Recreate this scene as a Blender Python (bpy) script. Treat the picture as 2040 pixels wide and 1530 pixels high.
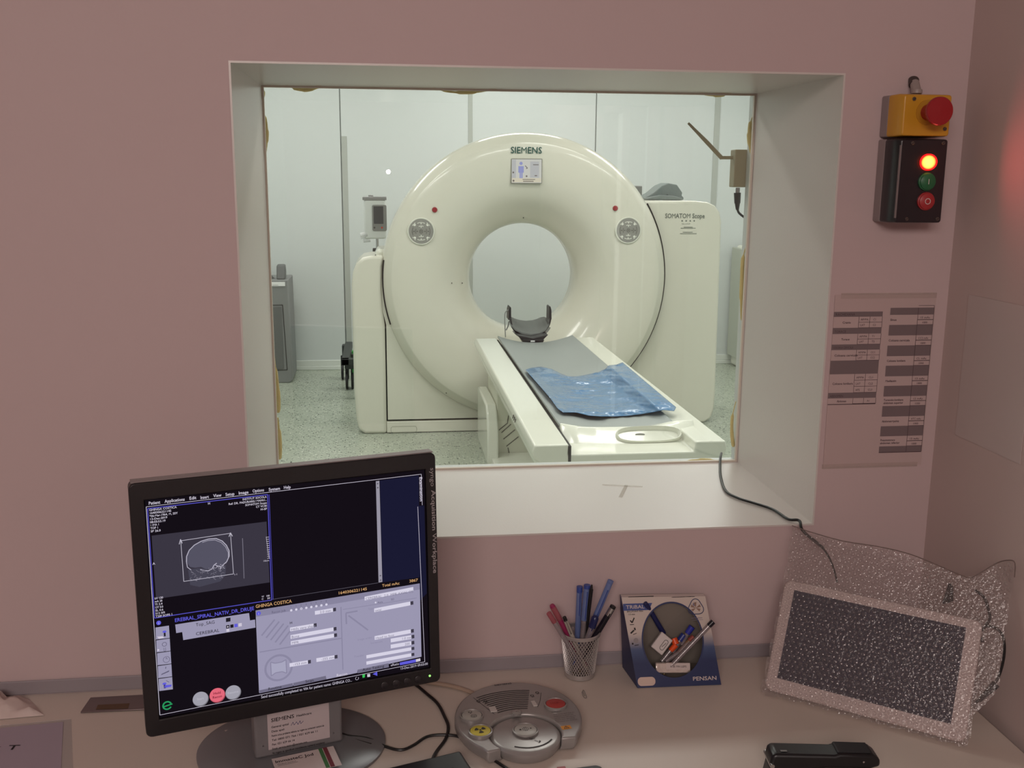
import bpy, math, random
from mathutils import Vector as V, Matrix, noise
random.seed(7)
for o in list(bpy.data.objects): bpy.data.objects.remove(o)
COL = bpy.context.scene.collection
SC = bpy.context.scene
PI = math.pi
def R(d): return math.radians(d)

# ------------------------------------------------------------ camera
FPX, YAW, PITCH, ROLL = 2030.45, 0.12432, 0.20309, 0.007566
CAM = V((0, 0, 1.68))
fw = V((math.sin(YAW)*math.cos(PITCH), math.cos(YAW)*math.cos(PITCH), -math.sin(PITCH)))
r0 = V((math.cos(YAW), -math.sin(YAW), 0)); u0 = r0.cross(fw)
rt = r0*math.cos(ROLL) + u0*math.sin(ROLL); up = -r0*math.sin(ROLL) + u0*math.cos(ROLL)
cd = bpy.data.cameras.new('camera'); cam = bpy.data.objects.new('camera', cd); COL.objects.link(cam)
cd.sensor_width = 36; cd.lens = FPX*36/2040; cd.clip_start = 0.02
cam.matrix_world = Matrix(((rt.x, up.x, -fw.x, CAM.x), (rt.y, up.y, -fw.y, CAM.y), (rt.z, up.z, -fw.z, CAM.z), (0, 0, 0, 1)))
SC.camera = cam
SC.view_settings.view_transform = 'Standard'; SC.view_settings.look = 'None'
SC.view_settings.gamma = 1; SC.view_settings.use_curve_mapping = False
SC.view_settings.exposure = 0.0

# ------------------------------------------------------------ world and lights
w = bpy.data.worlds.new('world'); SC.world = w; w.use_nodes = True
w.node_tree.nodes['Background'].inputs[0].default_value = (0.5, 0.45, 0.43, 1)
w.node_tree.nodes['Background'].inputs[1].default_value = 0.02
def area(name, loc, rot, sx, sy, power, col):
    l = bpy.data.lights.new(name, 'AREA'); l.shape = 'RECTANGLE'; l.size = sx; l.size_y = sy
    l.energy = power; l.color = col
    o = bpy.data.objects.new(name, l); COL.objects.link(o); o.location = loc; o.rotation_euler = rot
    return o
def point(name, loc, power, col, r):
    l = bpy.data.lights.new(name, 'POINT'); l.energy = power; l.color = col; l.shadow_soft_size = r
    o = bpy.data.objects.new(name, l); COL.objects.link(o); o.location = loc
    return o
CTC = (1.0, 0.99, 0.965)
for x, y in ((-0.9, 3.6), (1.0, 3.6), (2.6, 3.8), (-0.9, 5.4), (1.6, 5.2), (-0.9, 7.6), (1.0, 7.8), (2.7, 7.4)):
    area('exam_room_light', (x, y, 2.93), (0, 0, 0), 1.2, 0.35, 20.5, CTC)
area('control_room_light', (-0.55, -1.7, 2.48), (R(54), 0, R(-8)), 1.6, 0.55, 36, (1.0, 0.86, 0.80))
area('strip_backlight', (2.0, -0.2, 1.6), (0, R(90), 0), 1.6, 1.2, 34, (1.0, 0.97, 0.92))  # unseen lamp added behind the hanging strips so they show mirrored in the pane
point('phone_torch', (0.018, -0.01, 1.685), 0.5, (1.0, 0.88, 0.78), 0.008)

# ------------------------------------------------------------ pixel reading of the photograph onto real planes
def ray(px, py): return rt*((px-1020)/FPX) - up*((py-765)/FPX) + fw
def onX(px, py, x): d = ray(px, py); return CAM + d*(x/d.x)
def onY(px, py, y): d = ray(px, py); return CAM + d*(y/d.y)
def onZ(px, py, z): d = ray(px, py); return CAM + d*((z-CAM.z)/d.z)
def pj(p):
    q = V(p)-CAM; return 1020+FPX*q.dot(rt)/q.dot(fw), 765-FPX*q.dot(up)/q.dot(fw)
class Frame:
    """a flat face of a thing: ex right, ez up on the face, ey into it"""
    def __init__(s, o, ex, ez):
        s.o = V(o); s.ex = V(ex).normalized(); s.ey = V(ez).cross(s.ex).normalized(); s.ez = s.ex.cross(s.ey).normalized()
        s.M = Matrix(((s.ex.x, s.ey.x, s.ez.x, s.o.x), (s.ex.y, s.ey.y, s.ez.y, s.o.y), (s.ex.z, s.ey.z, s.ez.z, s.o.z), (0, 0, 0, 1)))
    def px(s, px, py, d=0.0):
        r = ray(px, py); o = s.o + s.ey*d
        t = (o-CAM).dot(s.ey)/r.dot(s.ey); q = CAM + r*t - s.o
        return q.dot(s.ex), q.dot(s.ez)
    def w(s, x, z, y=0.0): return s.o + s.ex*x + s.ez*z + s.ey*y

# ------------------------------------------------------------ materials
def lin(c):
    c = c/255.0
    return c/12.92 if c <= 0.04045 else ((c+0.055)/1.055)**2.4
def C(r, g, b): return (lin(r), lin(g), lin(b), 1)
MATS = {}
def mat(name, col, rough=0.5, metal=0.0, spec=0.5, bump=0.0, bscale=200.0, vary=0.0, vscale=3.0, coat=0.0, bdist=0.001):
    if name in MATS: return MATS[name]
    m = bpy.data.materials.new(name); m.use_nodes = True; MATS[name] = m
    nt = m.node_tree; p = nt.nodes['Principled BSDF']
    p.inputs['Base Color'].default_value = col; p.inputs['Roughness'].default_value = rough
    p.inputs['Metallic'].default_value = metal; p.inputs['Specular IOR Level'].default_value = spec
    p.inputs['Coat Weight'].default_value = coat
    tc = nt.nodes.new('ShaderNodeTexCoord')
    if vary:
        n = nt.nodes.new('ShaderNodeTexNoise'); n.inputs['Scale'].default_value = vscale; n.inputs['Detail'].default_value = 4
        mx = nt.nodes.new('ShaderNodeMix'); mx.data_type = 'RGBA'
        mx.inputs[6].default_value = tuple(c*(1-vary) for c in col[:3])+(1,)
        mx.inputs[7].default_value = tuple(min(1, c*(1+vary)) for c in col[:3])+(1,)
        nt.links.new(tc.outputs['Object'], n.inputs['Vector']); nt.links.new(n.outputs['Fac'], mx.inputs[0])
        nt.links.new(mx.outputs[2], p.inputs['Base Color'])
    if bump:
        n = nt.nodes.new('ShaderNodeTexNoise'); n.inputs['Scale'].default_value = bscale; n.inputs['Detail'].default_value = 3
        b = nt.nodes.new('ShaderNodeBump'); b.inputs['Strength'].default_value = bump; b.inputs['Distance'].default_value = bdist
        nt.links.new(tc.outputs['Object'], n.inputs['Vector']); nt.links.new(n.outputs['Fac'], b.inputs['Height'])
        nt.links.new(b.outputs['Normal'], p.inputs['Normal'])
    return m
def emis(name, col, st=1.0):
    if name in MATS: return MATS[name]
    m = bpy.data.materials.new(name); m.use_nodes = True; MATS[name] = m
    nt = m.node_tree; nt.nodes.clear()
    e = nt.nodes.new('ShaderNodeEmission'); o = nt.nodes.new('ShaderNodeOutputMaterial')
    e.inputs[0].default_value = col; e.inputs[1].default_value = st
    nt.links.new(e.outputs[0], o.inputs[0]); return m
def clear(name, tint, gloss=0.05, rough=0.0, diff=0.0, dcol=(0.8, 0.8, 0.8, 1), bump=0.0, bscale=300):
    """thin transparent sheet: see-through, a mirror share and a milky share"""
    if name in MATS: return MATS[name]
    m = bpy.data.materials.new(name); m.use_nodes = True; MATS[name] = m
    nt = m.node_tree; nt.nodes.clear(); N = nt.nodes.new; L = nt.links.new
    t = N('ShaderNodeBsdfTransparent'); t.inputs[0].default_value = tint
    g = N('ShaderNodeBsdfGlossy'); g.inputs['Roughness'].default_value = rough
    mx = N('ShaderNodeMixShader'); mx.inputs[0].default_value = gloss
    L(t.outputs[0], mx.inputs[1]); L(g.outputs[0], mx.inputs[2]); last = mx
    if diff:
        d = N('ShaderNodeBsdfDiffuse'); d.inputs[0].default_value = dcol
        m2 = N('ShaderNodeMixShader'); m2.inputs[0].default_value = diff
        L(mx.outputs[0], m2.inputs[1]); L(d.outputs[0], m2.inputs[2]); last = m2
    if bump:
        n = N('ShaderNodeTexNoise'); n.inputs['Scale'].default_value = bscale; b = N('ShaderNodeBump')
        b.inputs['Strength'].default_value = bump; b.inputs['Distance'].default_value = 0.002
        tc = N('ShaderNodeTexCoord'); L(tc.outputs['Object'], n.inputs['Vector'])
        L(n.outputs['Fac'], b.inputs['Height']); L(b.outputs['Normal'], g.inputs['Normal'])
    o = N('ShaderNodeOutputMaterial'); L(last.outputs[0], o.inputs[0]); return m

def floor_mat():
    m = mat('speckled_vinyl', C(176, 184, 168), 0.28); nt = m.node_tree; p = nt.nodes['Principled BSDF']; N = nt.nodes.new; L = nt.links.new
    tc = N('ShaderNodeTexCoord')
    def fleck(scale, thr, seedv):
        mp = N('ShaderNodeMapping'); mp.inputs['Location'].default_value = (seedv, seedv*1.7, 0); L(tc.outputs['Object'], mp.inputs[0])
        v = N('ShaderNodeTexVoronoi'); v.inputs['Scale'].default_value = scale; L(mp.outputs[0], v.inputs['Vector'])
        s = N('ShaderNodeSeparateColor'); L(v.outputs['Color'], s.inputs[0])
        a = N('ShaderNodeMath'); a.operation = 'GREATER_THAN'; a.inputs[1].default_value = thr; L(s.outputs[0], a.inputs[0])
        b = N('ShaderNodeMath'); b.operation = 'LESS_THAN'; b.inputs[1].default_value = 0.42; L(v.outputs['Distance'], b.inputs[0])
        c = N('ShaderNodeMath'); c.operation = 'MULTIPLY'; L(a.outputs[0], c.inputs[0]); L(b.outputs[0], c.inputs[1]); return c
    prev = None
    for sc, th, sd, col in ((90, 0.78, 0.0, C(122, 132, 120)), (80, 0.88, 3.3, C(214, 218, 204)), (70, 0.86, 7.1, C(48, 56, 48))):
        f = fleck(sc, th, sd); mx = N('ShaderNodeMix'); mx.data_type = 'RGBA'; L(f.outputs[0], mx.inputs[0])
        if prev: L(prev.outputs[2], mx.inputs[6])
        else: mx.inputs[6].default_value = C(172, 180, 164)
        mx.inputs[7].default_value = col; prev = mx
    L(prev.outputs[2], p.inputs['Base Color']); return m

# ------------------------------------------------------------ glyphs of the built-in font, cached once
CH = [chr(i) for i in range(33, 127)]
GL = {}
def build_glyphs():
    tmp = []
    for bold in (0, 1):
        for c in CH+['HH']:
            for s in ((c, 'H'+c+'H') if c != 'HH' else ('HH',)):
                cu = bpy.data.curves.new('t', 'FONT'); cu.body = s; cu.resolution_u = 2
                if bold: cu.offset = 0.014
                o = bpy.data.objects.new('t', cu); COL.objects.link(o); tmp.append((bold, c, s, o))
    dg = bpy.context.evaluated_depsgraph_get(); wd = {}
    for bold, c, s, o in tmp:
        me = bpy.data.meshes.new_from_object(o.evaluated_get(dg)); vs = [tuple(v.co) for v in me.vertices]
        if s == c: GL[(bold, c)] = [vs, [tuple(p.vertices) for p in me.polygons], 0.0]
        xs = [v[0] for v in vs]; wd[(bold, s)] = max(xs)-min(xs) if xs else 0
        bpy.data.meshes.remove(me)
    for bold in (0, 1):
        for c in CH: GL[(bold, c)][2] = wd[(bold, 'H'+c+'H')] - wd[(bold, 'HH')]
    for _, _, _, o in tmp: cu = o.data; bpy.data.objects.remove(o); bpy.data.curves.remove(cu)
build_glyphs()
for _c in 'MW': GL[(1, _c)] = [GL[(0, _c)][0], GL[(0, _c)][1], GL[(1, _c)][2]]

# ------------------------------------------------------------ mesh builder
class B:
    def __init__(s): s.v = []; s.f = []; s.mi = []; s.m = 0
    def add(s, vs, fs):
        n = len(s.v); s.v += [tuple(p) for p in vs]
        for f in fs: s.f.append([n+i for i in f]); s.mi.append(s.m)
        return s
    def bx(s, x0, x1, y0, y1, z0, z1, M=None):
        vs = [V((x, y, z)) for x in (x0, x1) for y in (y0, y1) for z in (z0, z1)]
        if M is not None: vs = [M @ p for p in vs]
        return s.add(vs, [(0, 1, 3, 2), (4, 6, 7, 5), (0, 4, 5, 1), (2, 3, 7, 6), (0, 2, 6, 4), (1, 5, 7, 3)])
    def loft(s, rings, caps=True, closed=True):
        n = len(rings[0]); vs = [p for r in rings for p in r]; fs = []
        for i in range(len(rings)-1):
            for j in range(n if closed else n-1):
                k = (j+1) % n; fs.append((i*n+j, i*n+k, (i+1)*n+k, (i+1)*n+j))
        if caps: fs.append(tuple(range(n))[::-1]); fs.append(tuple((len(rings)-1)*n+j for j in range(n)))
        return s.add(vs, fs)
    def cyl(s, p0, p1, r0, r1=None, n=20, caps=True):
        p0 = V(p0); p1 = V(p1); r1 = r0 if r1 is None else r1
        d = (p1-p0).normalized(); a = d.orthogonal().normalized(); b = d.cross(a)
        rg = [[p+(a*math.cos(2*PI*j/n)+b*math.sin(2*PI*j/n))*r for j in range(n)] for p, r in ((p0, r0), (p1, r1))]
        return s.loft(rg, caps)
    def lathe(s, prof, c=(0, 0, 0), ax='z', n=48, caps=False, a0=0, a1=2*PI):
        c = V(c); full = abs(a1-a0-2*PI) < 1e-6; m = n if full else n+1
        rg = []
        for r, h in prof:
            ring = []
            for j in range(m):
                a = a0+(a1-a0)*j/n; x = r*math.cos(a); y = r*math.sin(a)
                ring.append(c+(V((x, y, h)) if ax == 'z' else V((x, h, y))))
            rg.append(ring)
        return s.loft(rg, caps, full)
    def tube(s, pts, r, n=8, sub=6, caps=True):
        pts = [V(p) for p in pts]
        if sub > 1 and len(pts) > 2:
            q = [pts[0]]+pts+[pts[-1]]; out = []
            for i in range(1, len(q)-2):
                for k in range(sub):
                    t = k/sub; a, b, c, d = q[i-1], q[i], q[i+1], q[i+2]
                    out.append(0.5*((2*b)+(c-a)*t+(2*a-5*b+4*c-d)*t*t+(3*b-3*c+d-a)*t**3))
            pts = out+[pts[-1]]
        rg = []; prev = None
        for i, p in enumerate(pts):
            d = (pts[min(i+1, len(pts)-1)]-pts[max(i-1, 0)]).normalized()
            a = d.orthogonal().normalized() if prev is None else (prev-d*prev.dot(d)).normalized()
            prev = a; b = d.cross(a); rr = r[i*(len(r)-1)//max(1, len(pts)-1)] if isinstance(r, (list, tuple)) else r
            rg.append([p+(a*math.cos(2*PI*j/n)+b*math.sin(2*PI*j/n))*rr for j in range(n)])
        return s.loft(rg, caps)
    def prism(s, pts, a, b, ax='y'):
        f = {'y': lambda p, h: V((p[0], h, p[1])), 'z': lambda p, h: V((p[0], p[1], h)), 'x': lambda p, h: V((h, p[0], p[1]))}[ax]
        return s.loft([[f(p, a) for p in pts], [f(p, b) for p in pts]])
    def rect(s, x0, z0, x1, z1, y=0.0):
        return s.add([(x0, y, z0), (x1, y, z0), (x1, y, z1), (x0, y, z1)], [(0, 1, 2, 3)])
    def poly(s, pts, y=0.0):
        return s.add([(x, y, z) for x, z in pts], [tuple(range(len(pts)))])
    def disc(s, x, z, r, y=0.0, n=24, rz=None):
        rz = rz or r
        return s.poly([(x+r*math.cos(2*PI*i/n), z+rz*math.sin(2*PI*i/n)) for i in range(n)], y)
    def ring(s, x, z, ra, rb, y=0.0, n=32, a0=0, a1=360):
        for i in range(n):
            p = [R(a0+(a1-a0)*(i+k)/n) for k in (0, 1)]
            s.add([(x+rr*math.cos(a), y, z+rr*math.sin(a)) for rr, a in ((ra, p[0]), (rb, p[0]), (rb, p[1]), (ra, p[1]))], [(0, 1, 2, 3)])
        return s
    def line(s, pts, wd, y=0.0, close=False):
        pts = list(pts)+([pts[0]] if close else [])
        for (x0, z0), (x1, z1) in zip(pts, pts[1:]):
            l = math.hypot(x1-x0, z1-z0) or 1e-9; nx, nz = -(z1-z0)/l*wd/2, (x1-x0)/l*wd/2
            s.add([(x0+nx, y, z0+nz), (x0-nx, y, z0-nz), (x1-nx, y, z1-nz), (x1+nx, y, z1+nz)], [(0, 1, 2, 3)])
        return s
    def text(s, st, x, z, h, y=0.0, w=None, bold=0, rot=0.0, align='l'):
        adv = 0; items = []
        for c in st:
            if c == ' ': adv += 0.3; continue
            g = GL.get((bold, c))
            if not g: continue
            items.append((g, adv)); adv += g[2]
        if not adv: return s
        sz = h/0.7; sx = (w/adv) if w else sz
        tot = adv*sx; off = {'l': 0, 'r': -tot, 'c': -tot/2}[align]
        cr, sr = math.cos(rot), math.sin(rot)
        for g, a in items:
            vs = []
            for gx, gy, _ in g[0]:
                u = off+(gx+a)*sx; v = gy*sz
                vs.append((x+u*cr-v*sr, y, z+u*sr+v*cr))
            s.add(vs, g[1])
        return s
def rrect(x0, z0, x1, z1, r, n=5):
    pts = []
    for cx, cz, a in ((x1-r, z1-r, 0), (x0+r, z1-r, 90), (x0+r, z0+r, 180), (x1-r, z0+r, 270)):
        for i in range(n+1):
            t = R(a+90*i/n); pts.append((cx+r*math.cos(t), cz+r*math.sin(t)))
    return pts

WM = {}
def tag(o, label=None, cat=None, group=None, kind=None):
    if label: o['label'] = label
    if cat: o['category'] = cat
    if group: o['group'] = group
    if kind: o['kind'] = kind
    return o
def thing(name, label, cat, loc=(0, 0, 0), M=None, group=None, kind=None):
    o = bpy.data.objects.new(name, None); COL.objects.link(o); o.empty_display_size = 0.05
    M = M if M is not None else Matrix.Translation(V(loc)); o.matrix_world = M; WM[o.name] = M.copy()
    return tag(o, label, cat, group, kind)
def obj(name, b, mats, parent=None, world=False, M=None, bevel=0.0, seg=2, ang=35, label=None, kind=None):
    """world=True: the builder holds world coordinates; otherwise coordinates of the parent thing"""
    vs = b.v
    PM = WM[parent.name] if parent else None
    if world and parent: I = PM.inverted(); vs = [tuple(I @ V(p)) for p in vs]
    me = bpy.data.meshes.new(name); me.from_pydata(vs, [], b.f)
    for m in (mats if isinstance(mats, (list, tuple)) else [mats]): me.materials.append(m)
    me.polygons.foreach_set('material_index', b.mi)
    me.update()
    if ang: me.shade_smooth(); me.set_sharp_from_angle(angle=R(ang))
    o = bpy.data.objects.new(name, me); COL.objects.link(o)
    if parent: o.parent = parent; WM[o.name] = PM.copy()
    else: o.matrix_world = M if M is not None else Matrix.Identity(4); WM[o.name] = o.matrix_world.copy()
    if bevel:
        md = o.modifiers.new('bevel', 'BEVEL'); md.width = bevel; md.segments = seg; md.limit_method = 'ANGLE'; md.angle_limit = R(38)
    return tag(o, label, None, None, kind)
def fixn(o):
    """consistent outward normals"""
    import bmesh
    bm = bmesh.new(); bm.from_mesh(o.data); bmesh.ops.recalc_face_normals(bm, faces=bm.faces); bm.to_mesh(o.data); bm.free(); return o
def copyof(o, parent):
    c = o.copy(); COL.objects.link(c); c.parent = parent; WM[c.name] = WM[parent.name].copy(); return c

# shared materials
PINK = mat('pink_wall_paint', C(200, 179, 179), 0.75, bump=0.15, bscale=120, vary=0.02, vscale=2)
GREYW = mat('warm_grey_wall_paint', C(197, 179, 175), 0.75, bump=0.1, bscale=120)
WHITE = mat('white_board', C(214, 207, 202), 0.32, bump=0.25, bscale=260, bdist=0.0006)
CEIL = mat('white_ceiling', C(205, 195, 190), 0.9)
CFLOOR = mat('control_room_floor', C(110, 100, 95), 0.5)
CTW = mat('exam_wall_panel', C(212, 217, 216), 0.38, bump=0.05, bscale=40)
CTG = mat('panel_joint_grey', C(176, 182, 178), 0.6)
CTCEIL = mat('exam_ceiling', C(225, 228, 222), 0.9)
SHELL = mat('scanner_shell_cream', C(222, 220, 206), 0.22, coat=0.3)
SHELL2 = mat('table_shell_white', C(224, 225, 212), 0.2, coat=0.3)
BLACK = mat('black_plastic', C(24, 23, 26), 0.45)
DARK = mat('dark_groove', C(20, 22, 18), 0.7)
GREYM = mat('mid_grey_plastic', C(132, 134, 132), 0.45)
SILVER = mat('silver_plastic', C(150, 150, 150), 0.3, metal=0.35)
STEEL = mat('steel', C(190, 190, 190), 0.22, metal=1.0)
PAPER = mat('paper', C(205, 192, 188), 0.7)
INK = mat('black_ink', C(28, 22, 26), 0.7)
INKG = mat('grey_ink', C(88, 78, 80), 0.7)
FOAM = mat('yellow_expanding_foam', C(226, 206, 138), 0.75, bump=0.6, bscale=90, bdist=0.004)

# ============================================================ THE SETTING: control room
WX0, WX1, WZ0, WZ1, WY, GY = -0.220, 0.724, 1.093, 1.837, 1.6, 1.992
XR = 0.935
def holed(b, x0, x1, z0, z1, y0, y1, h):
    hx0, hx1, hz0, hz1 = h
    b.bx(x0, hx0, y0, y1, z0, z1); b.bx(hx1, x1, y0, y1, z0, z1)
    b.bx(hx0, hx1, y0, y1, z0, hz0); b.bx(hx0, hx1, y0, y1, hz1, z1)
T = 0.003
HOLE = (WX0-T, WX1+T, WZ0-T, WZ1+T)
b = B(); holed(b, -2.4, 1.05, 0, 2.7, WY, 2.0, HOLE); tag(obj('wall_front', b, PINK, ang=0), kind='structure')
b = B(); holed(b, -2.7, 3.62, 0, 3.0, 2.0, 2.03, HOLE); tag(obj('wall_partition', b, CTW, ang=0), kind='structure')
DY0, DY1 = -0.45, 0.55
b = B(); b.bx(XR, 1.05, DY1, WY, 0, 2.7); b.bx(XR, 1.05, -2.2, DY0, 0, 2.7); b.bx(XR, 1.05, DY0, DY1, 2.0, 2.7)
tag(obj('wall_right', b, GREYW, ang=0), kind='structure')
b = B(); b.bx(-2.5, -2.4, -2.3, WY, 0, 2.7); tag(obj('wall_left', b, PINK, ang=0), kind='structure')
b = B(); b.bx(-2.5, 1.05, -2.3, -2.2, 0, 2.7); tag(obj('wall_rear', b, PINK, ang=0), kind='structure')
b = B(); b.bx(-2.5, 2.4, -2.3, 2.0, -0.1, 0); tag(obj('floor', b, CFLOOR, ang=0), kind='structure')
b = B(); b.bx(-2.5, 2.4, -2.3, 2.0, 2.7, 2.8); tag(obj('ceiling', b, CEIL, ang=0), kind='structure')
# grey edging strip along the back of the worktop
b = B(); b.bx(-2.4, 0.934, 1.5955, 1.5985, 0.8502, 0.874)
tag(obj('trim_1', b, mat('grey_edging', C(150, 142, 147), 0.5), bevel=0.0015, ang=0), kind='structure')
# doorway with two white hanging strips in the right wall beside the camera (seen mirrored in the glass)
d1 = thing('door_1', None, None, (1.0, 0, 0), kind='structure')
def mirror_y(px):
    q = onY(px, 500, 1.0); return 2*GY-0.985/q.x
bands = ((mirror_y(1225), mirror_y(1264)), (mirror_y(1280), mirror_y(1316)))
b = B(); b.bx(XR-0.012, XR+0.09, DY0, bands[0][0], 0, 2.0); b.bx(XR-0.012, XR+0.09, bands[0][1], bands[1][0], 0, 2.0); b.bx(XR-0.012, XR+0.09, bands[1][1], DY1, 0, 2.0); b.bx(XR-0.012, XR+0.09, DY0, DY1, 1.93, 2.0)
obj('door_frame', b, GREYW, d1, world=True, bevel=0.003)
cur = mat('white_strip_curtain', C(235, 235, 230), 0.6)
_t = cur.node_tree.nodes.new('ShaderNodeBsdfTranslucent'); _t.inputs[0].default_value = (.9, .9, .88, 1)
_m = cur.node_tree.nodes.new('ShaderNodeMixShader'); _m.inputs[0].default_value = .6
cur.node_tree.links.new(cur.node_tree.nodes['Principled BSDF'].outputs[0], _m.inputs[1]); cur.node_tree.links.new(_t.outputs[0], _m.inputs[2])
cur.node_tree.links.new(_m.outputs[0], cur.node_tree.nodes['Material Output'].inputs[0])
for ya, yb_ in bands:
    for k in range(2):
        w2 = (yb_-ya)/2; b = B(); b.bx(0.985+k*0.003, 0.987+k*0.003, ya+k*w2, ya+(k+1)*w2, 0.02, 1.985); obj('hanging_strip', b, cur, d1, world=True)
b = B(); b.bx(2.3, 2.4, -2.3, 1.6, 0, 2.7); b.bx(1.05, 2.4, -2.3, -2.2, 0, 2.7); b.bx(1.05, 2.4, 1.5, 1.6, 0, 2.7)
tag(obj('wall_corridor', b, CEIL, ang=0), kind='structure')

# the observation window: deep white lining, lead-glass pane, foam blobs beyond it
win = thing('window_1', None, None, (0.252, WY, WZ0), kind='structure')
for a in ((WX0-T, WX1+T, WZ0-T, WZ0), (WX0-T, WX1+T, WZ1, WZ1+T), (WX0-T, WX0, WZ0, WZ1), (WX1, WX1+T, WZ0, WZ1)):
    b = B(); b.bx(a[0], a[1], WY-0.002, GY-0.012, a[2], a[3]); obj('lining_board', b, WHITE, win, world=True)
b = B(); g = 0.004
for a in ((WX0, WX1, WZ0, WZ0+g), (WX0, WX1, WZ1-g, WZ1), (WX0, WX0+g, WZ0+g, WZ1-g), (WX1-g, WX1, WZ0+g, WZ1-g)):
    b.bx(a[0], a[1], GY-0.008, GY-0.001, a[2], a[3])
obj('glazing_bead', b, mat('bead', C(222, 212, 198), 0.5), win, world=True)
b = B(); b.bx(WX0-T, WX1+T, GY, GY+0.006, WZ0-T, WZ1+T)
obj('glass_pane', b, clear('lead_glass', (0.975, 0.98, 0.962, 1), 0.06), win, world=True, ang=0)
def foam(pts, wd):
    """blobs of hardened foam squeezed out along the pane edge"""
    b = B(); b.tube([onY(px, py, 2.012) for px, py in pts], wd, n=8, sub=5); obj('foam_bead', b, FOAM, win, world=True)
foam([(571, 170), (586, 176), (606, 179), (625, 176), (640, 170)], [0.001, 0.003, 0.004, 0.003, 0.001])
foam([(862, 174), (885, 181), (915, 184), (950, 183), (990, 176)], [0.001, 0.002, 0.0035, 0.002, 0.001])
foam([(1390, 181), (1405, 187), (1425, 189), (1445, 187), (1462, 180)], [0.001, 0.003, 0.0045, 0.003, 0.001])
foam([(519, 172), (524, 184), (521, 198)], [0.003, 0.004, 0.002])
foam([(521, 208), (528, 235), (531, 262), (530, 285), (527, 310)], [0.001, 0.003, 0.0042, 0.003, 0.001])
foam([(545, 700), (550, 740), (554, 780), (555, 810), (553, 822)], [0.001, 0.003, 0.004, 0.004, 0.002])
foam([(553, 832), (556, 860), (558, 890), (557, 915)], [0.002, 0.004, 0.004, 0.002])
foam([(1502, 225), (1495, 245), (1493, 268), (1495, 290), (1500, 315)], [0.001, 0.004, 0.0055, 0.004, 0.001])
foam([(1490, 478), (1480, 515), (1478, 560), (1477, 600), (1478, 640)], [0.001, 0.004, 0.0045, 0.003, 0.001])
foam([(1466, 800), (1459, 830), (1458, 862), (1461, 890)], [0.001, 0.0035, 0.004, 0.002])
foam([(1350, 927), (1372, 919), (1395, 917), (1420, 918), (1450, 922)], [0.001, 0.003, 0.0045, 0.003, 0.002])
foam([(1100, 934), (1160, 932), (1220, 931)], [0.001, 0.003, 0.001])

# ============================================================ THE SETTING: examination room
XL, XRR, YB = -2.6, 3.52, 8.87
b = B(); b.bx(XL, XRR, 2.0, YB+0.1, -0.1, 0); tag(obj('floor_exam_room', b, floor_mat(), ang=0), kind='structure')
b = B(); b.bx(XL, XRR, 2.03, YB+0.1, 3.0, 3.1); tag(obj('ceiling_exam_room', b, CTCEIL, ang=0), kind='structure')
b = B(); b.bx(XL-0.1, XL, 2.03, YB+0.1, 0, 3.0); tag(obj('wall_exam_left', b, CTW, ang=0), kind='structure')
b = B(); b.bx(XRR, XRR+0.1, 2.03, YB+0.1, 0, 3.0); tag(obj('wall_exam_right', b, CTW, ang=0), kind='structure')
wb = thing('wall_back', None, None, (0, YB, 0), kind='structure')
b = B(); b.bx(XL, XRR, YB, YB+0.1, 0, 3.0); obj('backing', b, CTG, wb, world=True, ang=0)
ed = [XL, -1.43, -0.35, 0.735, 1.815, 2.885, XRR]
for i in range(6):
    gap = 0.008
    b = B(); b.bx(ed[i]+gap/2, ed[i+1]-gap/2, YB-0.02, YB, 0.0, 3.0); obj('wall_panel', b, CTW, wb, world=True, bevel=0.004, ang=0)
for x, wd, z1 in ((-0.322, 0.045, 1.98), (0.735, 0.036, 3.0), (2.885, 0.05, 3.0)):
    b = B(); b.bx(x-wd/2, x+wd/2, YB-0.026, YB-0.019, 0.06, z1)
    obj('cover_strip', b, mat('cover_strip_grey', C(178, 182, 176), 0.5), wb, world=True, bevel=0.002, ang=0)
b = B(); b.bx(XL, XRR, YB-0.035, YB-0.018, 0, 0.035); b.bx(XL, XRR, YB-0.028, YB-0.018, 0.035, 0.085)
tag(obj('baseboard_back', b, mat('baseboard_white', C(226, 230, 224), 0.4), bevel=0.004), kind='structure')
for k, (x0, x1) in enumerate(((XL, XL+0.012), (XRR-0.012, XRR))):
    b = B(); b.bx(x0, x1, 2.03, YB-0.036, 0, 0.085); tag(obj('baseboard_exam_'+('left', 'right')[k], b, MATS['baseboard_white'], ang=0), kind='structure')

# ============================================================ CT SCANNER
GX, GZ = 0.905, 1.01
ct = thing('ct_scanner', 'large cream ring-shaped CT scanner with dark green lettering above its round bore', 'CT scanner', (GX, 6.9, 0))
prof = [(0.352, 6.82), (0.352, 6.77), (0.358, 6.735), (0.375, 6.69), (0.405, 6.64), (0.45, 6.585), (0.51, 6.535), (0.58, 6.50), (0.66, 6.482),
        (0.75, 6.478), (0.82, 6.481), (0.862, 6.49), (0.868, 6.4925), (0.872, 6.496), (0.895, 6.518), (0.915, 6.545), (0.928, 6.58), (0.932, 6.62), (0.932, 6.66)]
b = B(); b.lathe(prof, (GX, 0, GZ), 'y', n=160); obj('front_cover', b, SHELL, ct, world=True, ang=60)
b = B(); b.lathe([(0.353, 6.815), (0.353, 6.83), (0.362, 6.83), (0.362, 6.86)], (GX, 0, GZ), 'y', n=120); obj('bore_gasket', b, mat('bore_ring_grey', C(140, 142, 132), 0.5), ct, world=True)
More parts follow.
